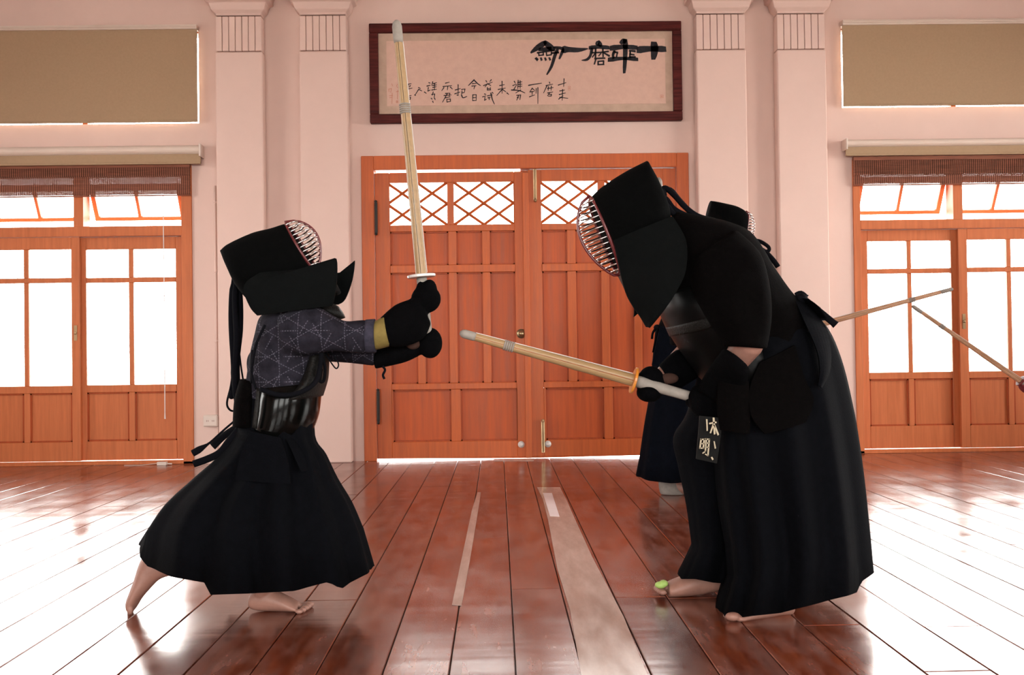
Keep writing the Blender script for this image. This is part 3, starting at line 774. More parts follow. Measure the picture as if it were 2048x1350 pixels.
SM = ["1825,155 1905,130/1885,90 1880,170/1840,215 1890,205/1870,200 1865,312/1835,252 1900,235/1830,298 1875,265/1840,280 1925,290",
 "1735,125 1740,140/1700,160 1770,145/1710,160 1675,235/1715,190 1775,180/1725,170 1722,210/1755,165 1752,210/1715,235 1770,225/1735,235 1715,265/1725,250 1755,248/1755,248 1755,266/1755,266 1722,268",
 "1520,158 1560,150 1655,135/1560,185 1535,222/1560,190 1585,210/1535,225 1580,220/1558,220 1558,255/1530,275 1585,255/1600,190 1598,240/1617,180 1617,345",
 "1375,115 1385,135/1360,160 1395,145/1370,200 1400,150/1415,105 1410,195/1410,130 1455,120/1410,150 1455,145/1410,170 1455,165/1435,110 1435,190/1345,205 1420,210 1485,235/1440,205 1390,235/1400,260 1440,255/1440,255 1432,305/1420,260 1400,310/1405,280 1418,286",
 "1225,160 1275,150/1210,200 1285,185/1250,115 1250,240/1245,205 1195,262/1255,200 1290,225/1300,235 1318,250",
 "1085,110 1095,125/1140,100 1125,118/1060,160 1150,125/1100,140 1075,175/1110,145 1135,160/1100,180 1098,205/1098,205 1130,205/1130,205 1130,178/1105,192 1125,192/1070,245 1085,250/1050,275 1085,265/1075,280 1070,310/1070,310 1090,300/1100,265 1150,255/1105,285 1130,280/1118,285 1118,305/1135,235 1150,300 1172,350/1150,230 1160,240",
 "965,100 935,130 905,160/965,105 1000,140 1030,160/945,140 985,138/940,165 985,160/970,165 962,195/950,255 948,315/950,255 985,252/985,252 985,315/950,285 985,283/948,313 985,312",
 "800,150 800,260/800,260 785,255/770,205 825,190/765,245 820,225/835,200 870,195/870,195 865,225/840,215 835,250/840,235 865,230/835,255 850,285 890,270",
 "670,135 710,125/645,170 735,160/695,165 690,205/655,180 632,212/720,175 742,195/670,240 715,238/715,238 710,270/655,262 730,255/670,285 720,275/690,240 640,330/685,300 685,328/685,328 720,322/720,322 722,298/722,298 685,300",
 "500,130 515,135/480,165 515,155/495,180 490,215/490,215 515,205/540,120 530,160/545,140 580,130/540,160 580,152/540,180 578,172/560,135 558,205/530,205 580,198/545,225 535,260/530,250 560,245/560,245 555,290/525,290 535,300/560,290 565,305/540,320 545,335",
 "395,180 415,190/395,200 360,255/400,200 430,215/455,225 475,240/355,255 366,262",
 "255,150 320,140/265,165 275,180/310,160 300,175/245,205 330,185/288,145 285,240/260,275 320,262/270,285 312,280/312,280 310,300/310,300 270,305/290,255 292,350"]
CUT = {0: 2, 2: 1, 3: 11, 5: 9, 6: 5, 8: 5, 9: 9, 11: 5}       # stroke at which the second character of a column starts
for ci, s_ in enumerate(SM):
    L = []
    for st in s_.split('/'):
        P = [tuple(map(float, t.split(','))) for t in st.split()]
        ln = math.hypot(P[-1][0]-P[0][0], P[-1][1]-P[0][1]); w0 = 14 if ln > 30 else 15
        L.append([(u, v, (w0 if i == 0 else w0*.75 if i < len(P)-1 else w0*.6)/5.12*MPX) for i, (u, v) in enumerate(P)])
    k = CUT.get(ci, len(L))
    for part_ in (L[:k], L[k:]):
        if part_: q = MB(); strokes(q, csm, part_, yi); build('small_character', q, 'ink', fr)
q = MB(); L = [[(u, v, 5/5.12*MPX) for u, v in s_] for s_ in ([(178,145),(170,165)], [(172,170),(182,185)], [(165,225),(200,215)], [(180,205),(178,300)], [(120,140),(128,165)], [(90,195),(120,190)], [(90,195),(92,225)], [(118,190),(110,230)], [(95,265),(130,262)], [(98,285),(125,280)], [(125,235),(122,345)])]
strokes(q, csm, L, yi); build('signature', q, 'seal', fr)
for (c_, u, v, r, z) in ((cbig, 630, 745, 16, 26), (cbig, 1815, 850, 20, 20), (csm, 175, 325, 10, 12)):
    q = MB(); sc_ = MPX/(6.4 if c_ is cbig else 5.12); p = c_(u, v)
    for a_, b_, c2, d2 in ((-r, r, z-3, z), (-r, r, -z, -z+3), (-r, -r+3, -z, z), (r-3, r, -z, z), (-r*.5, r*.5, -2, 2), (-2, 2, -z*.6, z*.6)):
        q.box(p[0]+a_*sc_, p[0]+b_*sc_, yi-.001, yi, p[1]+c2*sc_, p[1]+d2*sc_)
    build('seal', q, 'seal', fr)

# ------------------------------------------------------------------ bamboo swords
def sword(label, tip, guard, butt, rb, rt, m_st, m_guard, group=None, nodes=(.33, .62), rg=None, bind=.30):
    """tip, guard, butt: world points"""
    T, Gd, B = Vector(tip), Vector(guard), Vector(butt)
    ax = (T-Gd).normalized(); o = empty('bamboo_sword', Gd, label=label, cat='bamboo sword')
    ref = Vector((0, 1, 0)); u = (ref-ax*ref.dot(ax)).normalized(); v = ax.cross(u)
    L = (T-Gd).length
    for k in range(4):                       # four staves
        a0 = math.pi/2*k+math.pi/4*0; m_ = MB(); rings = []
        for i in range(19):
            t = i/18; r = (rb+(rt-rb)*t)*(1+.06*math.exp(-((t-nodes[0])/.012)**2)+.06*math.exp(-((t-nodes[1])/.012)**2))
            c = Gd + ax*(L*t*.985); ring = [c + (u*math.cos(a0+math.pi/4)+v*math.sin(a0+math.pi/4))*r*.12]
            for j in range(6):
                a = a0+.05+(math.pi/2-.10)*j/5; ring.append(c+(u*math.cos(a)+v*math.sin(a))*r)
            rings.append(ring)
        m_.loft(rings); build('stave', m_, m_st, o, smooth=False)
    m_ = MB(); rr = rt*1.18
    m_.tube([T-ax*L*.085, T-ax*L*.07, T-ax*L*.02, T-ax*L*.004, T+ax*rt*.3], [rt*1.05, rr, rr, rr*.8, rr*.35], 16); build('tip_cap', m_, 'wleather', o, smooth=True)
    m_ = MB(); c = T-ax*L*bind; rbi = rb+(rt-rb)*(1-bind)
    for k in range(5): m_.tube([c+ax*(.007*k-.003), c+ax*(.007*k), c+ax*(.007*k+.003)], [rbi*1.04, rbi*1.28, rbi*1.04], 14)
    build('leather_binding', m_, 'wleather', o, smooth=True)
    m_ = MB(); rg = rg or rb*2.3; tilt = ax
    m_.tube([Gd-tilt*.005, Gd-tilt*.003, Gd+tilt*.003, Gd+tilt*.005], [rg*.94, rg, rg, rg*.94], 28); build('guard', m_, m_guard, o, smooth=False)
    m_ = MB(); m_.tube([Gd-ax*.006, Gd-ax*.02, (Gd+B)/2, B+ax*.01, B], [rb*.92, rb*.95, rb*.85, rb*.8, rb*.6], 16); build('handle', m_, 'wleather', o, smooth=True)
    m_ = MB(); m_.tube([Gd+ax*.01+v*(-rb*1.06 if v.z < 0 else rb*1.06), T-ax*L*.08+v*(-rt*1.1 if v.z < 0 else rt*1.1)], .0012, 5); build('string', m_, 'whitecord', o)
    return o

# ------------------------------------------------------------------ figures
def helmet(D, root, shell, T, Bm, bulge, wy, n=13, mat_rim='redlac', tilt=0.0, out=1, label=None):
    m_ = MB(); seg(m_, D, shell, n=32, k=5, ex=.86)
    hd = build('helmet', m_, 'helmet', root, smooth=True)
    t, b = W(*T, D), W(*Bm, D); ax = b-t; Lg = ax.length; axn = ax.normalized(); nrm = Vector((-axn.z, 0, axn.x))*out
    Yv = Vector((0, 1, 0))
    def wprof(s_): return wy*math.sin(math.pi*min(max(.10+.86*s_, 0), 1))**.45
    def bprof(s_): return bulge*math.sin(math.pi*(.05+.90*s_)**.85)**.7
    for k in range(n):                       # horizontal bars
        s_ = (k+.7)/(n+.4); c = t+ax*s_; w_ = wprof(s_); bl = bprof(s_); P = []
        for j in range(15):
            a = -math.pi/2+math.pi*j/14
            P.append(c+nrm*bl*math.cos(a)**.8+Yv*w_*math.sin(a) if abs(a) < 1.57 else c+Yv*w_*math.copysign(1, a))
        q = MB(); q.tube(P, (.0033 if out > 0 else .0025)*wy/.085, 6, flat=1.0); build('grille_bar', q, 'steel', hd, smooth=True)
    q = MB(); P = [t-axn*.012]+[t+ax*(j/14)+nrm*(bprof(j/14)+.002) for j in range(15)]+[b+axn*.006]; q.tube(P, .0045*wy/.085, 8, flat=.8); build('grille_spine', q, mat_rim, hd, smooth=True)
    q = MB(); P = []
    for j in range(33):
        a = 2*math.pi*j/32; s_ = .5-.5*math.cos(a); P.append(t+ax*s_+Yv*(wy*1.03*math.copysign(abs(math.sin(a))**.7, math.sin(a)))+nrm*.003)
    q.tube(P, .0055*wy/.085, 8, cap=False); build('grille_rim', q, mat_rim, hd, smooth=True)
    return hd

def foot_side(mb, D, segs, toes, k=3):
    seg(mb, D, segs, n=20, k=k)
    for (x, y, d, rx, ry, rz) in toes:
        c = W(x, y, D+d); mb.ell(c, rx, ry, rz, 12, 8)

def head(mb, c, r, fwd, up):
    """head with nose, brow, chin and ears; eyes at half height"""
    c = Vector(c); fwd = Vector(fwd).normalized(); up = Vector(up).normalized(); lf = up.cross(fwd)
    R = Matrix((fwd, lf, up)).transposed()
    mb.ell(c, r*.92, r*.78, r*1.12, 20, 14, R)
    mb.ell(c-up*r*.5+fwd*r*.25, r*.62, r*.58, r*.62, 16, 10, R)
    mb.tube([c+fwd*r*.88+up*r*.05, c+fwd*r*1.05-up*r*.25], [r*.09, r*.14], 8); mb.ell(c+fwd*r*1.03-up*r*.27, r*.13, r*.15, r*.1, 10, 6, R)
    mb.ell(c+fwd*r*.86-up*r*.58, r*.1, r*.26, r*.07, 10, 6, R)
    for s_ in (-1, 1):
        mb.ell(c+lf*s_*r*.78-up*r*.1, r*.16, r*.06, r*.26, 10, 6, R)
        mb.ell(c+fwd*r*.84+lf*s_*r*.32+up*r*.02, r*.07, r*.12, r*.07, 10, 6, R)

def mitt(mb, c, ax, back, r, curl=1):
    """padded glove fist closed round a handle along ax; back = direction of the back of the hand"""
    ax = Vector(ax).normalized(); back = Vector(back).normalized(); sd = ax.cross(back).normalized()
    R = Matrix((sd, back, ax)).transposed(); c = Vector(c)
    mb.ell(c+back*r*.25, r*.95, r*.72, r*1.0, 16, 10, R)
    mb.ell(c+sd*r*.35, r*.62, r*.75, r*.95, 16, 10, R)
    mb.ell(c+sd*r*.25-back*r*.38, r*.62, r*.42, r*.85, 14, 8, R)     # fingers folded round
    mb.ell(c-sd*r*.35-back*r*.25+ax*r*.55, r*.38, r*.36, r*.62, 12, 8, R)  # thumb

# ================= child on the left
D1 = G(560, 1226).y
ch = empty('person', (W(560, 1226, D1).x, D1, 0), label='small fencer on the left in star-stitched jacket and black skirt, lunging with raised sword', cat='person')
P1 = lambda x, y, d=0: W(x, y, D1+d)
b_ = MB()
head(b_, P1(546, 536), .088, (.83, 0, .5), (-.5, 0, .83))
b_.cap(P1(580, 590), P1(585, 650), .045, .05); b_.cap(P1(585, 680), P1(570, 830), .085, .085)
b_.cap(P1(592, 668, -.10), P1(680, 674, -.085), .040, .034); b_.cap(P1(680, 674, -.085), P1(800, 648, -.05), .034, .026); b_.cap(P1(800, 648, -.05), P1(842, 605, -.03), .026, .032)
b_.cap(P1(592, 672, .10), P1(670, 700, .09), .040, .034); b_.cap(P1(670, 700, .09), P1(785, 711, .04), .034, .024); b_.cap(P1(785, 711, .04), P1(850, 690, .01), .022, .022)
b_.cap(P1(555, 850, -.04), P1(612, 1010, -.06), .062, .048); b_.cap(P1(612, 1010, -.06), P1(524, 1182, .02), .046, .031)
b_.cap(P1(548, 860, .04), P1(440, 1020, .06), .062, .048); b_.cap(P1(440, 1020, .06), P1(322, 1134, .04), .05, .031)
foot_side(b_, D1+.027, [(498,1197,498,1208,.015,0),(502,1186,501,1216,.027,0),(520,1172,517,1221,.032,0),(545,1178,545,1222,.035,0),(570,1190,571,1222,.041,0),(586,1200,586,1222,.045,0),(596,1208,596,1220,.043,0)],
          [(598,1223,-.040,.013,.009,.0085),(605,1220,-.021,.014,.009,.0095),(610,1216,-.003,.015,.0095,.010),(614,1213,.015,.015,.0095,.011),(617,1209,.037,.020,.013,.0125),(600,1213,.030,.022,.018,.013)])
foot_side(b_, D1+.04, [(296,1104,352,1150,.03,0),(284,1116,338,1152,.033,0),(276,1134,318,1160,.034,0),(270,1156,300,1178,.038,0),(261,1182,284,1196,.042,0),(255,1200,274,1212,.044,0),(256,1212,268,1221,.040,0)],
          [(260,1220,-.034,.010,.010,.016),(260,1222,-.017,.010,.010,.017),(260,1223,0,.010,.010,.018),(261,1224,.016,.010,.010,.018),(262,1225,.034,.013,.013,.020)])
build('body', b_, 'skin', ch, fuse=.0038, sm=1)
j = MB()
seg(j, D1, [(492,795,640,800,.115,0),(494,765,640,768,.125,0),(497,740,642,745,.13,0),(503,705,645,715,.14,0),(512,668,655,680,.145,0),(521,636,664,655,.14,0),(540,620,655,634,.10,0),(556,608,645,618,.085,0),(570,592,640,600,.06,0)], wrinkle=.02)
seg(j, D1, [(560,630,575,715,.07,-.10),(600,617,605,712,.072,-.11),(640,616,640,706,.066,-.11),(668,632,668,703,.058,-.10),(692,642,690,704,.052,-.09),(722,640,722,707,.052,-.08),(749,640,751,703,.050,-.07)], wrinkle=.012)
seg(j, D1, [(590,640,590,715,.07,.10),(640,652,640,722,.06,.10),(700,668,698,726,.05,.08),(752,680,750,732,.05,.05)])
j.ell(P1(507, 728, .02), .018, .06, .045)
build('jacket', j, 'stitch', ch, fuse=.006, sm=4)
q = MB(); seg(q, D1, [(732,639,733,706,.053,-.078),(742,638,743,706,.054,-.075),(750,638,752,705,.053,-.07)], k=2); build('sleeve_band', q, 'band', ch, smooth=True, label='plain grey-navy cuff band')
h_ = MB()
skirt(h_, D1, [(478,770,632,785,.10,0),(470,850,628,872,.135,0),(442,905,650,910,.16,0),(385,957,672,958,.19,0),(328,1010,700,1008,.22,0),(290,1065,722,1062,.24,0)],
      [(276,1090),(283,1112),(292,1132),(310,1140),(345,1153),(410,1166),(415,1190),(500,1187),(590,1182),(655,1164),(683,1178),(710,1162),(744,1139)], pleats=13, amp=.036)
build('hakama', h_, 'hakama', ch, smooth=True)
q = MB(); seg(q, D1, [(483,758,530,762,.09,0),(473,800,530,800,.11,0),(470,850,540,850,.12,0)], k=3); build('back_plate', q, 'jacket', ch, smooth=True)
# chest protector
q = MB()
seg(q, D1, [(516,776,642,764,.135,0),(512,796,641,792,.150,0),(509,820,636,830,.152,0),(505,842,624,862,.148,0),(503,858,609,882,.142,0)], n=40, k=5, cap=True)
cp_ = build('chest_protector', q, 'armor', ch, smooth=True, label='glossy black lacquered chest protector')
q = MB(); seg(q, D1, [(503,852,612,876,.148,0),(501,858,611,883,.150,0),(501,864,607,889,.146,0)], n=40, k=2); build('bottom_rim', q, 'leather', cp_, smooth=True)
q = MB(); sheet(q, D1, [(513,776,-.139,520,778,-.139),(509,815,-.153,517,815,-.153),(504,855,-.148,512,858,-.148)], th=.012, n=3); build('side_rim', q, 'leather', cp_, smooth=True)
q = MB(); seg(q, D1, [(560,800,644,792,.146,0),(598,772,652,762,.142,0),(612,745,655,735,.12,0),(620,715,656,706,.10,0)], n=36, k=4); build('upper_breast', q, 'leather', cp_, smooth=True)
q = MB(); q.tube(pts(D1, [(520,778,-.155),(560,790,-.162),(600,785,-.16),(630,765,-.15),(640,735,-.12),(643,705,-.10)]), .008, 8); q.tube(pts(D1, [(503,765,-.12),(504,735,-.145),(512,690,-.158),(530,650,-.15)]), .0045, 8)
q.tube(pts(D1, [(512,778,-.13),(503,745,-.14),(505,700,-.15)]), .004, 8); build('shoulder_cord', q, 'cord', cp_, smooth=True)
q = MB(); q.tube(pts(D1, [(650,705,-.05),(660,722,-.06),(672,737,-.06),(677,728,-.06),(668,712,-.06),(655,700,-.05)]), .0025, 6); q.tube(pts(D1, [(643,710,-.09),(650,735,-.10),(648,760,-.10),(640,762,-.10),(643,738,-.1)]), .005, 8); build('tied_loop', q, 'cord', cp_, smooth=True)
q = MB(); seg(q, D1, [(640,606,652,628,.05,0),(662,606,672,640,.05,0),(676,612,690,636,.03,0)], k=3); build('collar_pad', q, 'leather', ch, smooth=True)
# waist flaps
for rows in ([(500,862,-.158,560,876,-.165),(482,905,-.175,575,920,-.185),(470,960,-.205,580,968,-.205)], [(572,878,-.150,612,884,-.07),(585,905,-.165,628,908,-.09),(602,944,-.17,640,938,-.10)], [(560,876,.14,610,884,.10),(570,940,.18,640,935,.14)]):
    q = MB(); sheet(q, D1, rows, th=.014, k=4, n=8, bulge=.006); build('waist_flap', q, 'hakama', ch, smooth=False)
q = MB(); seg(q, D1, [(480,846,613,876,.144,0),(478,872,620,892,.150,0)], k=2, n=32); build('waist_belt', q, 'hakama', ch, smooth=True)
# gloves
def glove(D, root, cuff, fist, ax, back, r, extra=None, label=None, palm=None, m_='glove'):
    q = MB(); seg(q, D, cuff, n=20, k=4); mitt(q, W(fist[0], fist[1], D+fist[2]), ax, back, r)
    if extra: [q.ell(W(e[0], e[1], D+e[2]), e[3], e[4], e[5]) for e in extra]
    g = build('glove', q, m_, root, fuse=.005, sm=3)
    if palm:
        q = MB(); q.ell(W(palm[0], palm[1], D+palm[2]), palm[3], palm[4], palm[5]); build('palm_patch', q, 'palm', g, smooth=True)
    return g
sw1a = (P1(843, 552, -.012), P1(793, 43, -.012), P1(858, 690, -.012)); axs = (sw1a[1]-sw1a[0]).normalized()
gl = glove(D1, ch, [(760,636,772,692,.045,-.065),(790,610,806,694,.050,-.055),(820,598,846,678,.048,-.045),(838,590,862,648,.04,-.035)], (851,592,-.02), axs, (.75,-.3,.5), .046, extra=[(852,598,-.03,.050,.04,.047)])
q = MB(); seg(q, D1, [(747,644,750,700,.046,-.068),(758,638,764,697,.050,-.066),(769,630,781,692,.052,-.062)], k=3, n=24); build('glove_cuff', q, 'yellow', gl, smooth=True, label='olive yellow cuff lining')
glove(D1, ch, [(752,698,750,738,.042,.05),(785,690,780,732,.044,.04),(815,682,812,724,.042,.03),(835,676,838,712,.036,.02)], (856,686,.01), axs, (.7,.3,.2), .043, extra=[(860,686,0,.042,.036,.052)], palm=(826,688,-.018,.024,.012,.018))
q = MB(); q.tube(pts(D1, [(765,732,-.01),(770,740,-.01),(766,750,-.01),(769,758,-.01)]), .004, 6); build('glove_tie', q, 'cord', ch, smooth=True)
hd = helmet(D1, ch, [(449,501,452,512,.06,0),(462,490,466,545,.10,0),(485,478,486,585,.125,0),(512,466,520,612,.135,0),(545,458,575,600,.135,0),(566,451,612,566,.122,0),(574,449,628,541,.108,0)], (573,450), (627,540), .068, .078, n=11, out=1)
q = MB(); sheet(q, D1, [(520,545,-.135,626,538,-.12),(494,562,-.145,655,529,-.135),(486,580,-.155,672,517,-.14),(492,598,-.162,673,562,-.145),(502,618,-.165,668,598,-.14),(514,631,-.165,663,612,-.135)], th=.012, k=4, n=14, bulge=.015); build('shoulder_flap', q, 'flap', hd, smooth=False)
q = MB(); sheet(q, D1, [(600,555,.12,672,546,.12),(620,575,.135,700,540,.12),(630,590,.14,709,521,.11),(640,600,.14,704,560,.12),(650,606,.14,690,598,.12),(658,610,.14,676,609,.12)], th=.012, k=4, n=12); build('shoulder_flap', q, 'flap', hd, smooth=False)
q = MB(); seg(q, D1, [(622,538,636,536,.075,0),(650,560,662,552,.07,0),(672,590,680,582,.05,0)], k=3); build('throat_guard', q, 'flap', hd, smooth=True)
q = MB()
for L in ([(470,540,0),(464,590,-.01),(463,650,-.01),(467,720,-.01),(470,780,0),(482,850,-.05)], [(474,542,0),(480,600,.0),(480,660,.0),(474,720,0),(476,780,0),(486,840,-.04)], [(472,542,-.01),(470,600,-.02),(473,680,-.02),(470,740,-.01),(472,800,-.01),(476,840,-.02)], [(468,545,.01),(470,640,.01),(468,730,.01),(464,790,.01)]):
    P = pts(D1, L); q.tube(P, [.0125 if .15 < i_/len(P) < .75 else .009 for i_ in range(len(P))], 8, flat=.8)
q.tube(pts(D1, [(468,720,0),(462,770,0),(454,805,0),(459,819,0),(469,821,0),(474,805,0)]), .0035, 6); q.tube(pts(D1, [(478,700,0),(483,740,0),(489,775,0)]), .003, 6)
q.ell(P1(463, 789), .012, .012, .016); q.ell(P1(472, 548), .014, .014, .014)
build('hanging_cords', q, 'cord', hd, smooth=True)
q = MB()
for L, w_ in (([(488,826,-.05),(450,858,-.04),(420,885,-.03),(402,897,-.02),(385,907,-.02)], (.004, .0035, .007, .011, .012)), ([(486,850,-.05),(460,880,-.05),(440,905,-.04),(415,918,-.03),(387,928,-.03)], (.012, .012, .009, .011, .012)), ([(480,850,-.02),(450,870,0),(425,893,.0)], (.010, .012, .014))):
    P = pts(D1, L, 4); n_ = len(P); W2 = [w_[0]+(w_[-1]-w_[0])*i_/(n_-1) for i_ in range(n_)]
    if len(w_) == 5 and w_[0] < .01: W2 = [.0035 if i_ < n_*.5 else .0035+.008*min(1, (i_/n_-.5)*4) for i_ in range(n_)]
    q.tube(P, W2, 8, flat=.35)
build('belt_tail', q, 'cord', ch, smooth=True)
sword('upright pale bamboo sword with whitish guard raised overhead by the small fencer', sw1a[1], sw1a[0], sw1a[2], .0185, .0140, 'bambooA', 'silver', rg=.047, bind=.36)

# ================= large fencer on the right
D2 = G(1510, 1236).y + .13
ad = empty('person', (W(1530, 1236, D2).x, D2, 0), label='large fencer on the right in black jacket and skirt, crouching and facing left', cat='person')
P2 = lambda x, y, d=0: W(x, y, D2+d)
b_ = MB()
head(b_, P2(1284, 458), .100, (-.86, 0, -.5), (-.5, 0, .86))
b_.cap(P2(1310, 500), P2(1350, 530), .065, .07); b_.cap(P2(1400, 570), P2(1520, 700), .13, .13)
b_.cap(P2(1430, 540, -.17), P2(1496, 685, -.25), .058, .049); b_.cap(P2(1496, 685, -.25), P2(1444, 762, -.15), .050, .028); b_.cap(P2(1444, 762, -.15), P2(1412, 800, -.055), .026, .020)
b_.cap(P2(1400, 550, .18), P2(1410, 670, .20), .058, .046); b_.cap(P2(1410, 670, .20), P2(1330, 750, .06), .046, .034); b_.cap(P2(1330, 750, .06), P2(1303, 768, .0), .030, .03)
b_.cap(P2(1560, 730, -.06), P2(1530, 950, -.10), .085, .06); b_.cap(P2(1530, 950, -.10), P2(1562, 1180, -.08), .058, .042)
b_.cap(P2(1530, 730, .08), P2(1425, 900, .14), .08, .06); b_.cap(P2(1425, 900, .14), P2(1432, 1130, .15), .056, .042)
foot_side(b_, D2-.13, [(1588,1200,1588,1217,.02,.06),(1580,1190,1582,1229,.034,.06),(1560,1188,1560,1231,.038,.05),(1530,1203,1530,1235,.042,.03),(1500,1214,1500,1238,.046,.01),(1480,1222,1480,1240,.05,0),(1470,1226,1470,1239,.05,0)],
          [(1452,1233,.040,.014,.010,.009),(1456,1233,.022,.016,.010,.010),(1459,1234,.004,.017,.011,.010),(1463,1234,-.016,.018,.011,.0105),(1466,1233,-.040,.026,.017,.014)])
DF = G(1390, 1192).y
foot_side(b_, DF, [(1461,1162,1459,1182,.022,0),(1452,1150,1447,1182,.032,0),(1430,1138,1425,1184,.036,0),(1400,1140,1395,1190,.042,0),(1370,1150,1368,1192,.048,0),(1345,1160,1345,1193,.050,0),(1335,1166,1335,1192,.046,0)],
          [(1326,1185,-.046,.014,.010,.009),(1323,1183,-.028,.016,.010,.010),(1321,1181,-.010,.018,.011,.011),(1320,1179,.010,.019,.012,.012),(1321,1176,.034,.026,.017,.016)])
build('body', b_, 'skin', ad, fuse=.0045, sm=1)
q = MB(); q.ell(W(1321, 1170, DF-.012), .020, .016, .012); q.ell(W(1327, 1167, DF-.012), .016, .017, .012); build('toe_wrap', q, 'nail', ad, smooth=True, label='lime green wrap on one toe')
j = MB()
seg(j, D2, [(1450,800,1650,668,.17,0),(1425,760,1612,618,.18,0),(1395,700,1578,583,.19,0),(1368,650,1543,535,.205,0),(1342,600,1500,470,.22,0),(1328,550,1455,447,.21,0),(1322,500,1400,434,.16,0),(1315,470,1352,424,.10,0)], wrinkle=.015, n=40)
seg(j, D2, [(1380,520,1470,460,.09,-.17),(1385,580,1518,505,.105,-.20),(1410,630,1537,570,.105,-.235),(1432,665,1541,635,.095,-.25),(1447,692,1532,698,.085,-.25)], wrinkle=.02)
seg(j, D2, [(1350,520,1450,480,.09,.17),(1345,600,1460,580,.10,.20),(1340,660,1450,650,.09,.19),(1340,690,1440,700,.085,.18)], wrinkle=.02)
build('jacket', j, 'jacket', ad, fuse=.008, sm=4)
q = MB()
seg(q, D2, [(1318,596,1400,560,.15,0),(1322,625,1450,585,.20,0),(1338,662,1490,620,.215,0),(1370,712,1520,670,.215,0),(1408,765,1560,720,.205,0),(1422,785,1575,740,.20,0)], n=40, k=4)
cp_ = build('chest_protector', q, 'armor2', ad, smooth=True, label='black chest protector half hidden under the bent arms')
q = MB(); seg(q, D2, [(1334,655,1486,612,.219,0),(1338,664,1490,622,.221,0),(1342,673,1494,631,.219,0)], n=40, k=2); build('breast_rim', q, 'leather', cp_, smooth=True)
h_ = MB()
skirt(h_, D2, [(1400,740,1560,740,.13,.06),(1374,828,1520,840,.15,.12),(1347,876,1500,890,.15,.14),(1356,930,1485,945,.14,.15),(1373,1010,1478,1020,.13,.15),(1385,1095,1474,1100,.13,.15)],
      [(1356,1146),(1362,1158),(1390,1158),(1425,1165),(1462,1168)], pleats=6, amp=.02, seed=4)
skirt(h_, D2, [(1440,730,1596,606,.17,0),(1426,780,1650,648,.20,0),(1424,830,1682,715,.22,0),(1428,890,1706,810,.235,0),(1432,950,1722,900,.245,0),(1440,1020,1734,990,.255,0),(1452,1090,1742,1070,.265,0),(1456,1150,1746,1120,.27,0)],
      [(1434,1216),(1440,1231),(1470,1236),(1560,1226),(1640,1206),(1719,1184),(1726,1164),(1749,1139)], pleats=12, amp=.042, seed=2.3, farlift=10)
build('hakama', h_, 'hakama', ad, smooth=True)
q = MB(); sheet(q, D2, [(1590,600,-.10,1612,608,-.06),(1608,640,-.165,1650,650,-.10),(1634,700,-.215,1662,700,-.15),(1640,740,-.235,1660,744,-.19),(1636,772,-.24,1644,776,-.225)], th=.01, n=6, bulge=.01); build('side_vent_fold', q, 'hakama', ad)
q = MB(); seg(q, D2, [(1586,598,1604,606,.12,0),(1600,612,1625,622,.13,0),(1618,636,1640,642,.12,0)], k=2); build('back_plate', q, 'hakama', ad, smooth=True)
q = MB(); q.ell(P2(1603, 598, -.06), .020, .022, .018)
for L in ([(1592,592,-.06),(1602,588,-.06),(1612,596,-.06)], [(1605,596,-.06),(1625,612,-.07),(1645,628,-.08),(1672,650,-.09)], [(1600,600,-.05),(1622,618,-.06),(1640,632,-.06)]):
    P = pts(D2, L, 4); q.tube(P, [.011]*(len(P)-1)+[.013], 8, flat=.5)
build('belt_knot', q, 'cord', ad, smooth=True)
for rows in ([(1520,725,-.215,1590,690,-.20),(1500,775,-.235,1608,752,-.225),(1502,830,-.265,1628,800,-.24),(1530,868,-.265,1612,845,-.25)], [(1440,740,-.20,1495,740,-.23),(1435,800,-.225,1500,800,-.25),(1440,860,-.23,1500,868,-.265)]):
    q = MB(); sheet(q, D2, rows, th=.016, k=4, n=8, bulge=.01); build('waist_flap', q, 'jacket', ad)
q = MB(); sheet(q, D2, [(1400,832,-.215,1444,836,-.225),(1398,860,-.22,1442,868,-.23),(1393,918,-.225,1434,927,-.235)], th=.012, k=3, n=4); tg = build('name_tag', q, 'tagm', ad, label='black cloth name tag with cream characters')
def ctag(u, v): p = W(1220+u/3.531, 560+v/3.531, D2-.232); return (p.x, p.z)
mp = (P2(1500, 800).x-P2(1400, 800).x)/100/3.531
q = MB(); strokes(q, ctag, [[(u, v, w_*mp) for u, v, w_ in s_] for s_ in (
    [(680,985,12),(683,1062,10)], [(728,975,16),(735,1085,15)], [(700,1012,13),(745,1004,14)], [(726,1020,13),(706,1078,11)], [(735,1025,13),(760,1090,16)],
    [(640,1122,12),(632,1186,12)], [(640,1124,12),(664,1124,12)], [(662,1124,12),(655,1186,12)], [(638,1154,10),(658,1154,10)], [(632,1186,11),(656,1186,11)],
    [(676,1120,13),(670,1208,12)], [(670,1208,12),(652,1222,9)], [(676,1122,13),(698,1124,13)], [(697,1124,13),(688,1236,13)], [(688,1238,12),(670,1228,9)], [(676,1150,10),(694,1150,10)], [(673,1178,10),(692,1180,10)],
    [(732,1140,10),(740,1185,12)], [(715,1252,14),(722,1264,14)])], D2-.236, th=.004)
build('tag_characters', q, 'cream', tg)
sw = (P2(1268, 761, -.03), P2(922, 666, -.03), P2(1412, 802, -.05)); ax2 = (sw[1]-sw[0]).normalized()
glove(D2, ad, [(1448,696,1496,736,.056,-.25),(1428,722,1494,762,.060,-.225),(1408,752,1484,800,.058,-.15),(1394,780,1466,826,.05,-.11)], (1408,800,-.06), ax2, (-.2,-.9,.2), .052, extra=[(1412,806,-.08,.055,.045,.05),(1435,822,-.09,.045,.04,.035)])
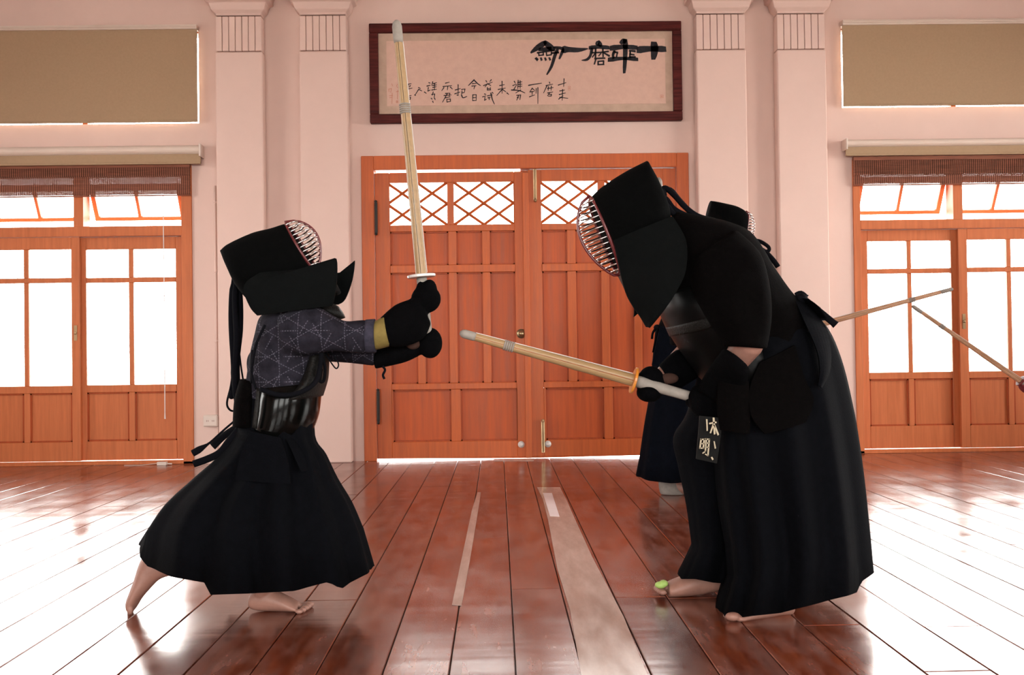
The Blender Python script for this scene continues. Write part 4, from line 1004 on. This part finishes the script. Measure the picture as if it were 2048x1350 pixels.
glove(D2, ad, [(1392,690,1420,742,.05,.16),(1352,700,1385,762,.055,.10),(1318,730,1345,788,.052,.05)], (1302,768,.0), ax2, (-.3,.9,.3), .046, extra=[(1302,768,.0,.048,.045,.060),(1298,785,-.02,.042,.04,.032)], palm=(1338,757,-.012,.032,.014,.018))
hd = helmet(D2, ad, [(1289,325,1298,342,.06,0),(1275,332,1322,392,.11,0),(1252,344,1338,440,.14,0),(1228,358,1325,500,.15,0),(1204,374,1288,545,.145,0),(1186,390,1252,552,.128,0),(1181,400,1242,547,.115,0)], (1182, 398), (1240, 546), .078, .095, n=14, out=-1)
q = MB(); sheet(q, D2, [(1228,480,-.13,1345,432,-.155),(1240,540,-.125,1372,480,-.20),(1252,585,-.14,1372,540,-.235),(1266,612,-.15,1352,585,-.235),(1280,632,-.16,1326,624,-.21),(1293,654,-.17,1300,656,-.18)], th=.014, k=5, n=14, bulge=.02); build('shoulder_flap', q, 'flap', hd)
q = MB(); sheet(q, D2, [(1240,545,.12,1330,520,.15),(1256,585,.13,1320,570,.17),(1268,612,.14,1305,605,.17),(1268,634,.14,1282,622,.15)], th=.014, k=4, n=10); build('shoulder_flap', q, 'flap', hd)
q = MB(); seg(q, D2, [(1232,538,1250,548,.085,0),(1246,566,1264,574,.08,0),(1256,592,1272,600,.055,0)], k=3); build('throat_guard', q, 'leather', hd, smooth=True)
q = MB()
for L in ([(1318,388,0),(1330,376,0),(1350,392,0),(1368,412,0),(1395,432,0),(1430,442,0)], [(1318,392,-.01),(1332,398,-.01),(1348,418,-.02),(1375,432,-.02),(1400,438,-.02)], [(1322,400,-.02),(1336,414,-.03),(1350,430,-.03),(1385,442,-.03)], [(1322,382,.01),(1340,380,.01),(1358,400,.01),(1380,424,.01)]):
    P = pts(D2, L); q.tube(P, .0095, 8, flat=.9)
q.ell(P2(1322, 390), .02, .02, .022); build('hanging_cords', q, 'cord', hd, smooth=True)
q = MB(); q.ell(P2(1317, 368, 0), .012, .03, .022); build('head_towel_edge', q, 'wleather', hd, smooth=True)
sword('pale bamboo sword with amber guard held low by the large fencer, pointing left', sw[1], sw[0], sw[2], .0205, .0125, 'bambooA', 'amber', rg=.044, bind=.30)

# ================= fencer standing behind
D3 = G(1345, 989).y
def bgperson(label, m_h='bghakama', drop=0, m_g='glove'):
    r_ = empty('person', (W(1400, 980, D3).x, D3, 0), label=label, cat='person')
    P = lambda x, y, d=0: W(x, y, D3+d)
    b_ = MB(); head(b_, P(1452, 458), .098, (.95, 0, -.25), (.25, 0, .95))
    b_.cap(P(1450, 495), P(1440, 525), .06, .065); b_.cap(P(1430, 560), P(1370, 680), .13, .13)
    for d in (-.17, .17):
        b_.cap(P(1450, 545, d), P(1500, 640+drop*.45, d*1.2), .052, .042); b_.cap(P(1500, 640+drop*.45, d*1.2), P(1588, 664+drop, d*.3), .042, .028); b_.cap(P(1588, 664+drop, d*.3), P(1600, 661+drop, d*.15), .028, .028)
    b_.cap(P(1350, 700, .09), P(1360, 840, .10), .10, .07); b_.cap(P(1360, 840, .10), P(1338, 955, .02), .065, .042)
    b_.cap(P(1380, 700, -.09), P(1470, 830, -.10), .10, .07); b_.cap(P(1470, 830, -.10), P(1482, 955, -.10), .065, .042)
    for x0, d in ((1336, .0), (1480, -.10)):
        foot_side(b_, D3+d, [(x0-16,965,x0-16,976,.02,0),(x0-12,955,x0-12,984,.032,0),(x0+4,948,x0+4,988,.036,0),(x0+26,962,x0+26,989,.042,0),(x0+44,974,x0+44,989,.044,0)], [(x0+52+abs(t), 984, -.036+.018*t_, .018, .010, .011) for t_, t in enumerate((0, 3, 5, 6, 5))])
    build('body', b_, 'skin', r_, fuse=.009, sm=2)
    for x0, d in ((1336, .0), (1480, -.10)):
        q = MB(); seg(q, D3+d, [(x0-18,946,x0+18,946,.046,0),(x0-19,965,x0+20,965,.048,0),(x0-17,982,x0+30,985,.050,0),(x0-14,988,x0+32,988,.046,0)], k=3); build('ankle_wrap', q, 'sock', r_, smooth=True)
    j = MB(); seg(j, D3, [(1310,720,1440,730,.16,0),(1312,670,1445,690,.17,0),(1330,620,1470,640,.19,0),(1360,570,1505,590,.21,0),(1392,530,1520,545,.21,0),(1420,500,1500,515,.14,0),(1435,480,1480,490,.08,0)])
    for d in (-.18, .18): seg(j, D3, [(1420,520,1480,510,.09,d),(1440,570,1520,570,.09,d*1.15),(1462,620+drop*.4,1530,610+drop*.4,.08,d*1.15),(1500,668+drop*.6,1540,632+drop*.6,.075,d*1.0)])
    build('jacket', j, 'jacket', r_, fuse=.012, sm=3)
    q = MB(); seg(q, D3, [(1340,700,1452,712,.19,0),(1350,650,1478,668,.205,0),(1372,600,1508,622,.22,0),(1400,555,1528,575,.21,0)], n=32); build('chest_protector', q, 'armor', r_, smooth=True)
    q = MB(); q.tube(pts(D3, [(1500,482,-.12),(1518,482,-.14),(1537,494,-.14),(1534,503,-.14),(1510,494,-.12)]), .011, 8); q.tube(pts(D3, [(1505,490,-.12),(1530,504,-.14),(1546,520,-.14),(1556,534,-.14)]), .015, 8); q.tube(pts(D3, [(1440,500,-.12),(1480,490,-.12),(1510,495,-.12)]), .008, 8); build('shoulder_cord', q, 'cord', r_, smooth=True)
    h_ = MB(); skirt(h_, D3, [(1312,650,1440,668,.15,0),(1306,720,1460,730,.19,0),(1300,790,1490,790,.22,0),(1290,850,1515,840,.24,0),(1281,915,1535,900,.26,0)], [(1274,953),(1300,962),(1345,967),(1400,962),(1480,962),(1545,950)], pleats=9, amp=.03, seed=7.7, n=72, k=4, farlift=3)
    build('hakama', h_, m_h, r_, smooth=True)
    for rows in ([(1320,655,-.12,1352,662,-.16),(1310,700,-.15,1350,705,-.19),(1304,730,-.17,1348,738,-.20)], [(1356,662,-.17,1400,672,-.19),(1354,738,-.205,1404,745,-.215)], [(1406,672,-.19,1445,682,-.15),(1408,745,-.215,1460,748,-.18)]):
        q = MB(); sheet(q, D3, rows, th=.014, k=3, n=6); build('waist_flap', q, 'flap' if m_h != 'bghakama' else 'bghakama', r_)
    q = MB(); q.ell(P(1314, 655, -.05), .02, .03, .018); q.tube(pts(D3, [(1314,655,-.06),(1306,665,-.08),(1304,678,-.08)]), .009, 8, flat=.5); q.tube(pts(D3, [(1316,655,-.06),(1312,675,-.10),(1306,705,-.10)]), .010, 8, flat=.5); build('belt_knot', q, 'cord', r_, smooth=True)
    for d in (-.06, .05): glove(D3, r_, [(1515,628+drop*.55,1512,668+drop*.6,.05,d*2.6),(1545,640+drop*.8,1540,682+drop*.8,.055,d*2),(1572,646+drop,1570,686+drop,.05,d*1.2)], (1596+(6 if d < 0 else -20), 660+drop+(0 if d < 0 else 6), d*.3), (.95, 0, .3), (0, d, .1), .044, m_=m_g)
    hd = helmet(D3, r_, [(1421,402,1412,440,.05,0),(1432,404,1418,470,.10,0),(1450,408,1434,500,.13,0),(1470,413,1455,512,.135,0),(1484,420,1474,505,.125,0),(1491,427,1480,498,.108,0)], (1491, 426), (1481, 497), .062, .085, n=12, out=1, mat_rim='redlac')
    q = MB(); sheet(q, D3, [(1430,480,-.13,1478,485,-.12),(1412,500,-.17,1490,505,-.14),(1412,520,-.21,1492,530,-.16),(1430,540,-.23,1470,550,-.19)], th=.014, k=3, n=8, bulge=.02); build('shoulder_flap', q, 'flap', hd)
    q = MB(); sheet(q, D3, [(1430,480,.12,1478,485,.11),(1412,500,.16,1490,505,.13),(1412,520,.20,1492,530,.15),(1430,540,.22,1470,550,.18)], th=.014, k=3, n=8); build('shoulder_flap', q, 'flap', hd)
    q = MB(); seg(q, D3, [(1474,492,1490,498,.085,0),(1482,515,1494,518,.07,0)], k=3); build('throat_guard', q, 'flap', hd, smooth=True)
    q = MB()
    for k in range(3): q.tube(pts(D3, [(1416,440,.02*k-.02),(1404,470,.03*k-.03),(1396,530,.04*k-.04),(1388,590,.04*k-.04)]), .008, 8)
    build('hanging_cords', q, 'cord', hd, smooth=True)
    return r_
bp = bgperson('fencer in indigo skirt and black helmet standing behind the large one, facing right')
P3 = lambda x, y, d=0: W(x, y, D3+d)
sword('brown bamboo sword rising to the right from behind the large fencer', P3(1905, 578), P3(1618, 655), P3(1560, 671), .0170, .0105, 'bambooB', 'redlac', rg=.035, bind=.30)

# opponent of the standing fencer, just outside the frame: only the sword reaches in
g4, t4 = W(2041, 762, D3+.05), W(1825, 612, D3+.05)
ax4 = (t4-g4).normalized(); b4 = g4-ax4*.25
tgt = g4-ax4*.06
drop = 0
while P3(1600, 660+drop).z > tgt.z and drop < 160: drop += 1
op = bgperson('fencer just beyond the right edge, holding the downward-slanting sword towards the standing one', drop=drop, m_g='redglove')
hand = P3(1600, 660+drop) - WL[op.name]      # hand position relative to the fencer's base
op.rotation_euler = (0, 0, math.pi)
op.location = (tgt.x + hand.x, tgt.y + hand.y, 0)
sword('brown bamboo sword slanting down to the right edge of the picture', t4, g4, b4, .0165, .0105, 'bambooB', 'redlac', rg=.034, bind=.29)
